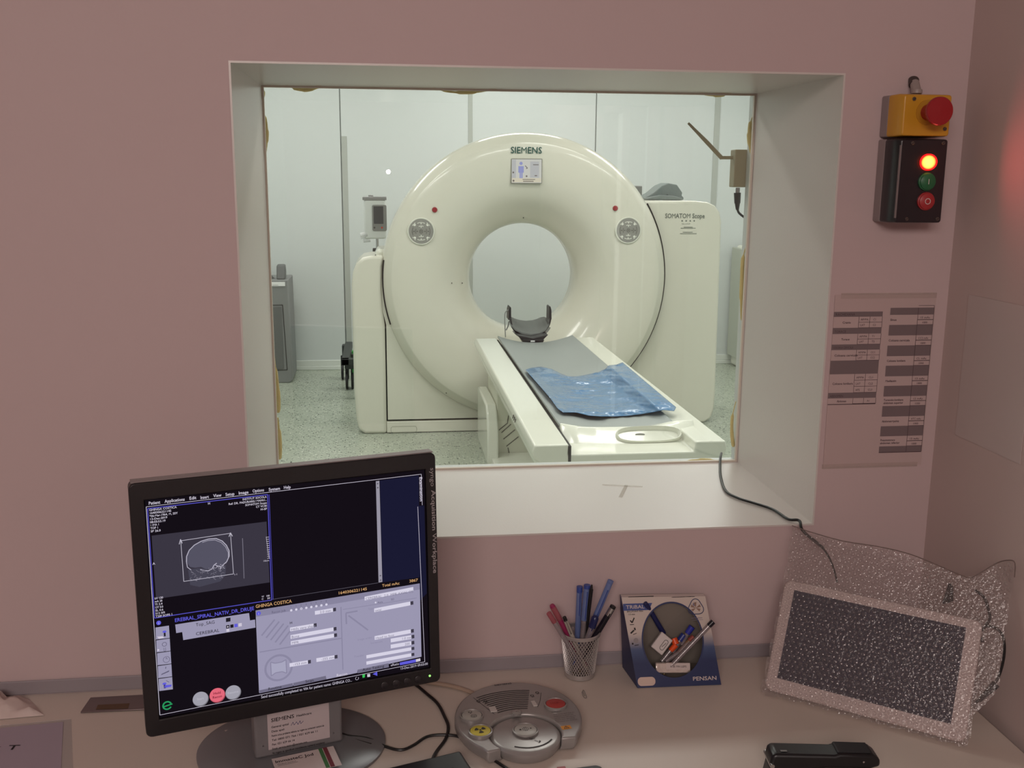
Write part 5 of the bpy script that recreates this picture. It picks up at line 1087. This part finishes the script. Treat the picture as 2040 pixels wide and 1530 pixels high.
def bp(px, py, d): return BF.w(*BF.px(px, py, d), d)
def rod(th_name, label, cat, segs):
    th = thing(th_name, label, cat, bp(*segs[0][0]), group='pens lying in the pen box')
    for pa, pb_, ra, rb, m, nm in segs:
        b = B(); b.cyl(bp(*pa), bp(*pb_), ra, rb, n=16); obj(nm, b, m, th, world=True, bevel=0.0005)
    return th
rod('marker_pen', 'dark navy pen sticking out of the top left of the pen box opening', 'pen', (((1322, 1262, .030), (1294, 1214, .004), .0046, .0042, NAV, 'barrel'), ((1294, 1214, .004), (1285, 1201, -.003), .0043, .0038, NAV, 'cap')))
rod('ballpoint_pen', 'clear ballpoint with a black end poking out to the right of the pen box', 'pen', (((1328, 1336, .012), (1322, 1344, .012), .0030, .0012, TIP, 'tip'), ((1412, 1247, -.008), (1328, 1336, .012), .0042, .0040, CLR, 'barrel'), ((1421, 1238, -.010), (1412, 1247, -.008), .0046, .0046, mat('pen_black', C(26, 22, 34), .3), 'end_plug')))
rod('ballpoint_pen', 'clear pen lying low inside the box under the one with the black end', 'pen', (((1326, 1318, .022), (1352, 1300, .020), .0036, .0036, CLR, 'barrel'), ((1352, 1300, .020), (1378, 1272, .018), .0038, .0038, CLR, 'cap')))
rod('orange_pen', 'pen with a bright orange cap inside the pen box', 'pen', (((1336, 1296, .024), (1347, 1284, .020), .0044, .0050, mat('orange_plastic', C(232, 84, 34), .35), 'cap'), ((1347, 1284, .020), (1342, 1272, .022), .0056, .0058, MATS['orange_plastic'], 'cap_end'), ((1318, 1318, .028), (1336, 1296, .024), .0040, .0040, CLR, 'barrel')))
rod('blue_pen', 'pen with a dark blue cap beside the orange one inside the pen box', 'pen', (((1354, 1276, .024), (1363, 1264, .022), .0056, .0056, mat('cap_blue', C(40, 54, 130), .35), 'cap'), ((1340, 1300, .028), (1354, 1276, .024), .0040, .0040, CLR, 'barrel')))
rod('blue_pen', 'pen with a bright blue cap at the right rim of the pen box opening', 'pen', (((1369, 1262, .020), (1379, 1248, .016), .0050, .0056, mat('cap_blue2', C(48, 54, 160), .35), 'cap'), ((1358, 1285, .024), (1369, 1262, .020), .0040, .0040, CLR, 'barrel')))
rod('pencil', 'brown and red pencil stub inside the pen box at the right', 'pencil', (((1373, 1276, .018), (1382, 1268, .016), .0040, .0042, mat('red_end', C(150, 70, 60), .5), 'end_ring'), ((1352, 1300, .022), (1373, 1276, .018), .0036, .0036, mat('pencil_brown', C(130, 100, 70), .5), 'barrel')))
er = thing('eraser', 'white rubber eraser with a loop print inside the pen box', 'eraser', bp(1312, 1290, .012))
e0, e1, e2 = bp(1297, 1288, .010), bp(1319, 1306, .010), bp(1315, 1255, .010)
EF = Frame(e0, e1-e0, (e2-e0)); lw_ = (e1-e0).length; lh_ = (e2-e0).dot(EF.ez)
b = B(); b.bx(0, lw_, 0, 0.011, 0, lh_); b.v = [tuple(EF.M @ V(p)) for p in b.v]; eb = fixn(obj('block', b, mat('eraser_white', C(206, 198, 196), .5), er, world=True, bevel=0.0015))
b = B(); b.line(rrect(lw_*.52, lh_*.2, lw_*.82, lh_*.8, lw_*.13), 0.0008, -0.0003, True); b.line([(lw_*.62, lh_*.35), (lw_*.72, lh_*.66)], 0.0008, -0.0003); b.v = [tuple(EF.M @ V(p)) for p in b.v]; obj('loop_print', b, INK, eb, world=True, ang=0)
gb = thing('small_silver_pack', 'small shiny silver pack with a printed label at the bottom of the pen box', 'pack', bp(1342, 1335, .008))
g0, g1 = bp(1306, 1342, .006), bp(1377, 1342, .006); GFm = Frame(g0, g1-g0, BF.ez); gw = (g1-g0).length
b = B(); b.bx(0, gw, 0, 0.012, 0, 0.018); b.v = [tuple(GFm.M @ V(p)) for p in b.v]; gp = fixn(obj('foil_body', b, mat('silver_foil', C(200, 190, 184), .18, metal=.7, bump=.5, bscale=120), gb, world=True, bevel=.002))
b = B(); b.rect(gw*.3, .007, gw*.97, .017, -.0003); b.v = [tuple(GFm.M @ V(p)) for p in b.v]; obj('pack_label', b, PAPER, gp, world=True, ang=0)
b = B(); b.text('8 EE FIN LEPS', gw*.42, .010, .0030, -.0006, w=gw*.45, bold=1); b.v = [tuple(GFm.M @ V(p)) for p in b.v]; obj('print', b, INKG, gp, world=True, ang=0)

# ============================================================ STAPLER
sp0, sp1 = onZ(1530, 1488, 0.895), onZ(1740, 1492, 0.892)
SF = Frame((sp0+V((0, -0.006, 0))) - V((0, 0, 0.895-DZ)), V((sp1.x-sp0.x, sp1.y-sp0.y, 0)), (0, 0, 1)); SL = (sp1-sp0).length
stp = thing('stapler', 'black stapler standing on the desk below the bubble-wrapped tablet', 'stapler', M=SF.M)
STB = mat('stapler_black', C(20, 20, 24), 0.35)
def sb(name, pts, ya, yb, m=STB, bev=0.002, **k):
    b = B(); b.prism(pts, ya, yb); return fixn(obj(name, b, m, stp, bevel=bev, seg=3, **k))
sb('base', [(-0.004, 0.001), (SL+0.002, 0.001), (SL+0.004, 0.004), (SL-0.004, 0.009), (0.05, 0.010), (0.02, 0.022), (0.0, 0.022)], -0.018, 0.018)
sb('arm', [(0.0, 0.020), (0.03, 0.020), (0.08, 0.026), (SL-0.012, 0.024), (SL+0.002, 0.028), (SL+0.002, 0.038), (SL-0.008, 0.0455), (SL-0.055, 0.047), (SL-0.062, 0.0445), (0.004, 0.047), (0.0, 0.043), (-0.003, 0.030)], -0.0165, 0.0165, bev=0.004)
sb('magazine', [(0.03, 0.016), (SL-0.014, 0.012), (SL-0.014, 0.019), (0.05, 0.021)], -0.008, 0.008, mat('stapler_steel', C(160, 150, 144), .3, metal=.8), 0.0006)
sb('anvil_spring', [(0.06, 0.0105), (SL-0.03, 0.0105), (SL-0.03, 0.012), (0.06, 0.014)], -0.004, 0.004, STEEL, 0)
sb('grip_pad', [(SL-0.058, 0.0465), (SL-0.012, 0.0455), (SL-0.010, 0.0475), (SL-0.056, 0.0490)], -0.012, 0.014, mat('rubber_black', C(30, 30, 34), .6), 0.0008)
b = B(); b.cyl((0.0, -0.019, 0.030), (0.0, 0.019, 0.030), 0.0032, n=16); obj('hinge_pin', b, STEEL, stp)
b = B(); b.cyl((SL-0.022, -0.0175, 0.036), (SL-0.022, -0.0155, 0.036), 0.0014, n=12); obj('rivet', b, STEEL, stp)
b = B(); b.rect(0.013, 0, 0.022, 0.004, 0); b.v = [(x, -0.010+z, 0.0476) for x, y, z in b.v]; obj('logo_mark', b, GREYM, stp, ang=0)

# ============================================================ WRAPPED TABLET
TM = Matrix.Translation(V((0.749, 1.410, 0.9385))) @ Matrix.Rotation(-0.679, 4, 'Z') @ Matrix.Rotation(-0.484, 4, 'X')
tb = thing('white_tablet_display', 'white framed flat display wrapped in bubble wrap, leaning in the desk corner', 'tablet', M=TM)
TF = Frame(TM.translation, TM.to_3x3() @ V((1, 0, 0)), TM.to_3x3() @ V((0, 0, 1)))
cor = [TF.px(*p) for p in ((1567, 1152), (1955, 1240), (1925, 1482), (1520, 1372))]
tx0, tx1 = (cor[0][0]+cor[3][0])/2, (cor[1][0]+cor[2][0])/2; tz1, tz0 = (cor[0][1]+cor[1][1])/2, (cor[2][1]+cor[3][1])/2
sc_ = [TF.px(*p) for p in ((1580, 1178), (1923, 1247), (1897, 1440), (1550, 1354))]
ux0, ux1 = (sc_[0][0]+sc_[3][0])/2, (sc_[1][0]+sc_[2][0])/2; uz1, uz0 = (sc_[0][1]+sc_[1][1])/2, (sc_[2][1]+sc_[3][1])/2
b = B(); b.prism(rrect(tx0, tz0, tx1, tz1, 0.012), 0.0, 0.016); fixn(obj('frame', b, mat('tablet_white', C(208, 192, 188), .45), tb, bevel=.003, seg=3))
b = B(); b.prism([(ux0, uz0), (ux1, uz0), (ux1, uz1), (ux0, uz1)], -0.0006, 0.002); fixn(obj('screen', b, mat('tablet_glass', C(20, 28, 58), .08), tb))
# bubble wrap bag
outline = [(1578, 1047), (1612, 1059), (1680, 1078), (1745, 1088), (1810, 1103), (1868, 1126), (1925, 1150), (1945, 1146), (1985, 1122), (2010, 1116), (2022, 1122), (2021, 1150), (2008, 1230), (1998, 1300), (1990, 1372), (1965, 1402), (1938, 1425), (1932, 1484), (1922, 1490), (1820, 1462), (1700, 1430), (1600, 1402), (1520, 1385), (1515, 1372), (1530, 1300), (1550, 1215), (1562, 1150), (1570, 1090)]
def inside(x, y, pg):
    c = False; j = len(pg)-1
    for i in range(len(pg)):
        xi, yi = pg[i]; xj, yj = pg[j]
        if (yi > y) != (yj > y) and x < (xj-xi)*(y-yi)/(yj-yi)+xi: c = not c
        j = i
    return c
def wrap_at(px, py, d=0.008):
    """the sheet lies on the tablet, and above and beside it falls back to the walls of the corner"""
    r = ray(px, py); o = TF.w(0, 0, -d); t = (o-CAM).dot(TF.ey)/r.dot(TF.ey)
    t2 = (1.592-d*0.7)/r.y; t3 = (0.929-d*0.7)/r.x if r.x > 0 else 9; p = CAM+r*t
    ts = sorted((t, t2, t3)); k = ts[0]
    h = (t-k)
    p = CAM+r*k
    if p.z < DZ+0.003: p = CAM+r*((DZ+0.003-CAM.z)/r.z)
    return p
WR = clear('bubble_film', (0.95, 0.94, 0.94, 1), 0.05, 0.12, 0.10, C(215, 205, 202), bump=0.8, bscale=180)
WRB = clear('bubble_film_dome', (0.96, 0.95, 0.95, 1), 0.07, 0.05, 0.02, C(205, 190, 186))
WRR = clear('bubble_film_rim', (0.85, 0.85, 0.87, 1), 0.12, 0.15, 0.22, C(205, 190, 186))
wrp = thing('bubble_wrap_bag', 'clear bubble wrap bag around the display, its open top leaning on the walls', 'bubble wrap', (0.76, 1.42, DZ))
def sheet(d, name):
    b = B(); st = 9.0; idx = {}; vs = []; fs = []
    def vid(i, j):
        if (i, j) not in idx:
            x, y = 1506+i*st, 1038+j*st; idx[(i, j)] = len(vs)
            # pull points outside the outline onto it
            if not inside(x, y, outline):
                best = None
                for (xa, ya), (xb, yb) in zip(outline, outline[1:]+outline[:1]):
                    L2 = (xb-xa)**2+(yb-ya)**2; t = max(0, min(1, ((x-xa)*(xb-xa)+(y-ya)*(yb-ya))/L2)); qx, qy = xa+t*(xb-xa), ya+t*(yb-ya); dd = (qx-x)**2+(qy-y)**2
                    if best is None or dd < best[0]: best = (dd, qx, qy)
                x, y = best[1], best[2]
            vs.append(wrap_at(x, y, d))
        return idx[(i, j)]
    for i in range(60):
        for j in range(53):
            cs_ = [(1506+(i+a)*st, 1038+(j+c)*st) for a in (0, 1) for c in (0, 1)]
            if inside(1506+(i+.5)*st, 1038+(j+.5)*st, outline): fs.append((vid(i, j+1), vid(i+1, j+1), vid(i+1, j), vid(i, j)))
    b.add(vs, fs); o = obj(name, b, WR, wrp, world=True, ang=60)
    return o
sheet(0.006, 'front_sheet')
sheet(-0.020, 'back_sheet')
b = B(); br = B(); S = 0.0088; cnt = 0; rb = random.Random(3)
for i in range(-34, 34):
    for j in range(-30, 40):
        x = i*S+(S/2 if j % 2 else 0); z = j*S*0.866; px, py = pj(TF.w(x, z, -0.006))
        if not inside(px, py, outline): continue
        ok = all(inside(px+dx, py+dy, outline) for dx, dy in ((4, 0), (-4, 0), (0, 4), (0, -4)))
        if not ok: continue
        c = wrap_at(px, py, 0.007); on = abs((c-TF.o).dot(TF.ey)+0.007) < 0.002
        nrm = -TF.ey if on else (V((0, -1, 0)) if c.y > 1.55 else (V((-1, 0, 0)) if c.x > 0.915 else -TF.ey))
        nrm = (nrm+V((rb.uniform(-.16, .16), rb.uniform(-.16, .16), rb.uniform(-.16, .16)))).normalized()
        a = nrm.orthogonal().normalized(); e = nrm.cross(a); r = S*0.43; hh_ = 0.0024*rb.uniform(0.7, 1.1)
        rings = [[c+(a*math.cos(2*PI*k/9)+e*math.sin(2*PI*k/9))*rr+nrm*h for k in range(9)] for rr, h in ((r, 0), (r*0.93, hh_*0.6), (r*0.62, hh_*0.95))]
        br.loft(rings[:2], caps=False); b.add([p for p in rings[1]]+[p for p in rings[2]]+[c+nrm*hh_], [(k, (k+1) % 9, 9+(k+1) % 9, 9+k) for k in range(9)]+[(9+k, 9+(k+1) % 9, 18) for k in range(9)]); cnt += 1
obj('bubbles', b, WRB, wrp, world=True, ang=60, kind='stuff'); obj('bubble_rims', br, WRR, wrp, world=True, ang=60, kind='stuff')
b = B(); o2 = outline[:12]; b.tube([wrap_at(x, y, 0.0065) for x, y in o2], 0.0009, 6, 3); obj('open_edge', b, mat('wrap_edge', C(120, 104, 100), .5), wrp, world=True)
# cables in the bag
def wcable(pts, r, label, d=-0.006):
    b = B(); b.tube([wrap_at(x, y, d) for x, y in pts], r, 8, 5); tag(obj('display_cable', b, CABLE), label, 'cable')
wcable([(1602, 1062), (1628, 1080), (1648, 1104), (1660, 1130), (1668, 1160)], 0.0016, 'thin black cable inside the bubble wrap above the display', 0.0)
wcable([(1943, 1176), (1960, 1190), (1968, 1210), (1972, 1232), (1962, 1248), (1952, 1262), (1958, 1280)], 0.0022, 'black cable inside the bubble wrap right of the display', -0.004)
wcable([(1955, 1250), (1975, 1248), (1994, 1260), (2001, 1285), (1998, 1320), (1986, 1355), (1965, 1380), (1944, 1400)], 0.0020, 'looped black cable at the far right inside the bubble wrap', -0.004)
b = B(); b.cyl(wrap_at(1985, 1362, -0.006), wrap_at(1950, 1396, -0.006), 0.006, 0.003, n=14); tag(obj('cable_plug', b, BLACK, bevel=.001), 'black plug at the lower end of the looped cable', 'plug')
b = B(); b.prism([(0, 0), (0.016, 0.004), (0.014, 0.028), (0.008, 0.034)], 0, 0.006); p = wrap_at(1880, 1204, -0.004); b.v = [(p.x+x, p.y+y, p.z+z) for x, y, z in b.v]; tag(fixn(obj('cable_socket', b, BLACK, bevel=.001)), 'small black triangular clip above the display frame inside the wrap', 'clip')

# ============================================================ SWITCH BOXES ON THE WALL
yb = thing('emergency_stop', 'yellow emergency stop box with a big red mushroom button on the wall', 'emergency stop', (0.83, 1.6, 1.74))
YF = 1.535
GRB = mat('switch_grey', C(150, 138, 138), .5); YEL = mat('switch_yellow', C(204, 148, 36), .4, coat=.2)
q0, q1 = onY(1797, 190, YF), onY(1893, 271, YF)
yx0, yx1, yz0, yz1 = q0.x, q1.x, 1.742, 1.806
b = B(); b.prism(rrect(yx0, yz0, yx1, yz1, .003), 1.575, 1.6); fixn(obj('back_shell', b, GRB, yb, world=True, bevel=.002))
b = B(); o_ = rrect(yx0, yz0, yx1, yz1, .004); i_ = rrect(yx0+.005, yz0+.001, yx1-.003, yz1-.002, .004); b.loft([P3(o_, 1.576), P3(o_, 1.548), P3(i_, YF)]); fixn(obj('front_cover', b, YEL, yb, world=True, bevel=.0015))
def screw(par, px, py, y, r=.0030):
    q = onY(px, py, y); b = B(); b.lathe([(r, y+.002), (r, y-.0012), (r*.75, y-.002), (0, y-.002)], (q.x, 0, q.z), 'y', 16); s_ = obj('screw', b, mat('screw_steel', C(110, 100, 96), .35, metal=.7), par, world=True)
    b = B(); b.line([(q.x-r*.6, q.z-r*.4), (q.x+r*.6, q.z+r*.4)], .0008, y-.0023); obj('slot', b, DARK, s_, world=True, ang=0)
screw(yb, 1821, 197, YF); screw(yb, 1882, 257, YF)
cxm, czm = onY(1848, 222, YF).x, onY(1848, 224, YF).z
b = B(); b.lathe([(.019, YF), (.019, YF-.0012), (.012, YF-.0012), (.012, YF-.002)], (cxm, 0, czm), 'y', 32); obj('collar_ring', b, mat('yellow_ring', C(186, 132, 30), .5), yb, world=True)
b = B(); b.lathe([(.012, YF), (.012, 1.508), (.0200, 1.506), (.0212, 1.503), (.0212, 1.499), (.0200, 1.4972), (0, 1.4962)], (cxm, 0, czm), 'y', 48); obj('mushroom_button', b, mat('mushroom_red', C(158, 28, 34), .4), yb, world=True, ang=50)
cg = thing('cable_gland', 'grey conduit gland coming out of the wall above the yellow box', 'conduit', (0.83, 1.6, 1.81))
b = B(); pa, pb2 = onY(1822, 165, 1.592), onY(1826, 186, 1.575); b.cyl(pa, pb2, .0072, .0078, n=20); b.lathe([(.0085, 0), (.0085, .004), (.0078, .006)], pb2, 'z', 20); obj('grey_tube', b, mat('gland_grey', C(158, 146, 142), .4), cg, world=True)
b = B(); b.cyl(onY(1820, 160, 1.598), onY(1819, 170, 1.590), .0085, .0065, n=18); obj('dark_end', b, mat('gland_dark', C(70, 60, 58), .5), cg, world=True)
sw = thing('warning_switch_box', 'black switch box with glowing orange lamp, green and red buttons under the yellow box', 'switch box', (0.83, 1.6, 1.61))
q0, q1 = onY(1794, 283, YF), onY(1886, 443, YF); xx0, xx1, zz0, zz1 = yx0-.0005, yx1, 1.609, 1.7385
b = B(); b.prism(rrect(xx0, zz0, xx1, zz1, .003), 1.575, 1.6); fixn(obj('back_shell', b, GRB, sw, world=True, bevel=.002))
BK = mat('switch_black', C(30, 26, 32), .3, coat=.2)
b = B(); o_ = rrect(xx0, zz0, xx1, zz1, .004); i_ = rrect(xx0+.006, zz0+.001, xx1-.003, zz1-.001, .004); b.loft([P3(o_, 1.576), P3(o_, 1.546), P3(i_, YF)]); fixn(obj('front_cover', b, BK, sw, world=True, bevel=.0015))
b = B(); b.bx(xx0+.0045, xx0+.0068, YF-.0006, YF+.002, zz0+.008, zz1-.010); obj('edge_strip', b, mat('edge_silver', C(126, 116, 116), .35), sw, world=True)
for p in ((1818, 285), (1879, 285), (1806, 436), (1867, 436)): screw(sw, p[0], p[1], YF)
def swb(px, py, m, nm, dep=.006, r=.0125):
    q = onY(px, py, YF-.004); b = B(); b.lathe([(r+.0015, YF), (r+.0015, YF-.003), (r, YF-.004), (r, YF-dep), (r*.9, YF-dep-.001), (0, YF-dep-.0013)], (q.x, 0, q.z), 'y', 36); return obj(nm, b, m, sw, world=True, ang=50), q.x, q.z, YF-dep-.0018
g, x, z, y = swb(1848, 362, mat('button_green', C(40, 104, 66), .4), 'start_button'); b = B(); b.rect(x-.0006, z-.004, x+.0006, z+.004, y); obj('bar_mark', b, PAPER, g, world=True, ang=0)
g, x, z, y = swb(1846, 401, mat('button_red2', C(168, 48, 52), .4), 'stop_button'); b = B(); b.ring(x, z, .0036, .0048, y, 24); obj('circle_mark', b, PAPER, g, world=True, ang=0)
LM = bpy.data.materials.new('lamp_glow'); LM.use_nodes = True; nt = LM.node_tree; nt.nodes.clear()
lw2 = nt.nodes.new('ShaderNodeLayerWeight'); lw2.inputs[0].default_value = .45; rp = nt.nodes.new('ShaderNodeValToRGB'); em_ = nt.nodes.new('ShaderNodeEmission'); ou = nt.nodes.new('ShaderNodeOutputMaterial')
rp.color_ramp.elements[0].position = 0.03; rp.color_ramp.elements[0].color = (1, .78, .12, 1); rp.color_ramp.elements[1].position = .42; rp.color_ramp.elements[1].color = (1, .01, .01, 1); em_.inputs[1].default_value = 2.2
nt.links.new(lw2.outputs['Facing'], rp.inputs[0]); nt.links.new(rp.outputs[0], em_.inputs[0]); nt.links.new(em_.outputs[0], ou.inputs[0])
q = onY(1853, 323, YF-.008); b = B(); b.lathe([(.0128, YF), (.0128, YF-.004)]+[(.0128*math.cos(t*PI/16), YF-.004-.0115*math.sin(t*PI/16)) for t in range(1, 9)], (q.x, 0, q.z), 'y', 36); obj('signal_lamp', b, LM, sw, world=True, ang=60, label='glowing orange and red signal lamp')
sl = area('signal_lamp_light', (q.x, YF-.016, q.z), (R(-90), 0, 0), .018, .018, 0.10, (1.0, .10, .10)); sl.data.shape = 'DISK'; sl.data.spread = R(150)

# ============================================================ PAPER CHART
pcx = [onY(x, y, 1.5988) for x, y in ((1668, 587), (1868, 587), (1636, 926), (1832, 930))]
px0, px1, pz0, pz1 = (pcx[0].x+pcx[2].x)/2, (pcx[1].x+pcx[3].x)/2, (pcx[2].z+pcx[3].z)/2, (pcx[0].z+pcx[1].z)/2
ch = thing('protocol_chart', 'sheet with two columns of dark banded tables, taped to the wall under the switch box', 'chart', (px0, 1.599, pz0))
b = B(); b.bx(px0, px1, 1.5984, 1.5996, pz0, pz1); obj('sheet', b, mat('chart_paper', C(192, 170, 168), .6), ch, world=True)
b = B(); b.bx(px0+.01, px1-.0, 1.5979, 1.5985, pz1-.006, pz1+.003); obj('clear_tape_strip', b, tp, ch, world=True); b = B(); b.bx(px0-.002, px0+.17, 1.5979, 1.5985, pz0-.003, pz0+.005); obj('clear_tape_strip', b, tp, ch, world=True)
band = B(); ink = B(); tx = B(); CYw = 1.5982
def cp(px, py): q = onY(px, py, CYw); return q.x, q.z
def zpx(py, xr=1750): return onY(xr, py, CYw).z
def crect(bb, xl, xr, y0, y1, d=.0001): bb.rect(xl, y1, xr, y0, CYw-d)
Lx0, Lx1, Lx2, Lx3 = cp(1656, 700)[0], cp(1704, 700)[0]+.002, cp(1725, 700)[0]+.0025, cp(1749, 700)[0]+.003
def zl(y): return onY(1700, y, CYw).z
for y0, y1, s in ((621, 631, 'RACHIDIANA'), (653, 665, 'TORACE'), (686, 697, 'COLOANA CERVICALA'), (718, 745, ''), (782, 793, 'ABDOMEN')):
    crect(band, Lx0, Lx3, zl(y0), zl(y1))
    if s: tx.text(s, Lx0+.003, zl(y1)+.002, .0040, CYw-.0002, w=min(.035, .0034*len(s)))
for y0, y1, rows, nm in ((631, 653, (('AP/PA', 'C1'), ('LAT', 'C2')), 'Craniu'), (665, 686, (('AP/PA', 'T1'), ('LAT', 'T2')), 'Torace'), (697, 718, (('AP/PA', 'CC1'), ('LAT', 'CC2')), 'Coloana cervicala'), (745, 782, (('AP/PA', 'CL1'), ('LAT', 'CL2'), ('AP2', 'CL3')), 'Coloana lombara'), (793, 804, (('', 'A1'),), 'Abdomen')):
    n = len(rows); tx.text(nm, Lx0+.006 if n > 1 and len(nm) > 8 else Lx0+.016, (zl(y0)+zl(y1))/2-.002, .0036, CYw-.0002, w=.0024*len(nm), bold=1)
    for k, (a, c) in enumerate(rows):
        ya, yb_ = zl(y0)+(zl(y1)-zl(y0))*k/n, zl(y0)+(zl(y1)-zl(y0))*(k+1)/n
        ink.line([(Lx1, ya), (Lx1, yb_), (Lx3, yb_), (Lx3, ya)], .0006, CYw-.0002); ink.line([(Lx2, ya), (Lx2, yb_)], .0006, CYw-.0002)
        tx.text(a, Lx1+.003, yb_+.0028, .0034, CYw-.0003, w=.0027*len(a) if a else None); tx.text(c, Lx2+.006, yb_+.0028, .0034, CYw-.0003, w=.0027*len(c))
ink.line([(Lx0, zl(805)), (Lx3, zl(805))], .0012, CYw-.0002)
def rxl(y): return cp(1779-(y-613)*0.115, y)[0]
Rx0 = (rxl(620)+rxl(890))/2; Rx2 = (cp(1864, 620)[0]+cp(1832, 897)[0])/2; Rx1 = Rx2-.028
def zr(y): return onY(1810, y, CYw).z
ink.line([(Rx1, zr(609)), (Rx2, zr(609)), (Rx2, zr(614))], .0006, CYw-.0002)
for y0, y1 in ((613, 627), (647, 668), (688, 709), (728, 749), (768, 789), (808, 829), (848, 868), (888, 899)): crect(band, Rx0, Rx2, zr(y0), zr(y1))
for y0, y1, nm, v in ((627, 647, 'Sinus', '15 mAs'), (668, 688, 'Coloana cervicala', 'CC2 mAs'), (709, 728, 'Coloana lombara', 'CL mAs'), (749, 768, 'Mediastin', '13 mAs'), (789, 808, 'Toracolo-lombara/abdomen superior', '12 mAs'), (829, 848, 'Abdomen+pelvis', 'ATC mAs'), (868, 888, 'Pneumotorace/abdomen inferior', '15 mAs')):
    ls_ = nm.split('/'); 
    for k, s in enumerate(ls_): tx.text(s, Rx0+.001, (zr(y0)+zr(y1))/2-.0015+(.002 if len(ls_) > 1 else 0)-k*.0052, .0036, CYw-.0003, w=.0022*len(s), bold=1)
    ym = (zr(y0)+zr(y1))/2
    ink.line([(Rx1, zr(y0)), (Rx1, zr(y1)), (Rx2, zr(y1)), (Rx2, zr(y0))], .0006, CYw-.0002); ink.line([(Rx1, ym), (Rx2, ym)], .0010, CYw-.0002)
    tx.text(v, Rx1+.004, ym+.002, .0034, CYw-.0003, w=.018); tx.text('1000', Rx1+.008, zr(y1)+.002, .0034, CYw-.0003, w=.010)
ink.line([(Rx1, zr(613)), (Rx1, zr(899))], .0006, CYw-.0003); ink.line([(Rx0, zr(900)), (Rx2, zr(900))], .0014, CYw-.0002); ink.line([(Rx2, zr(613)), (Rx2, zr(899))], .0006, CYw-.0003)
band.m = 1; band.add(ink.v, ink.f); band.m = 2; band.add(tx.v, tx.f)
obj('printed_tables', band, [mat('chart_band', C(120, 105, 107), .6), mat('chart_line', C(72, 52, 58), .6), mat('chart_text', C(80, 60, 66), .6)], ch, world=True, ang=0)
# pale sheet in a sleeve on the right wall
zs = [onX(x, y, XR-.001) for x, y in ((1932, 590), (2036, 603), (1906, 872), (2036, 925))]
b = B(); b.bx(XR-.0012, XR-.0003, 1.36, 1.537, 1.262, 1.495); shp = obj('wall_sheet', b, mat('wall_sheet_paper', C(197, 183, 180), .5), ang=0); tag(shp, 'pale blank sheet on the right wall beside the paper chart', 'paper')
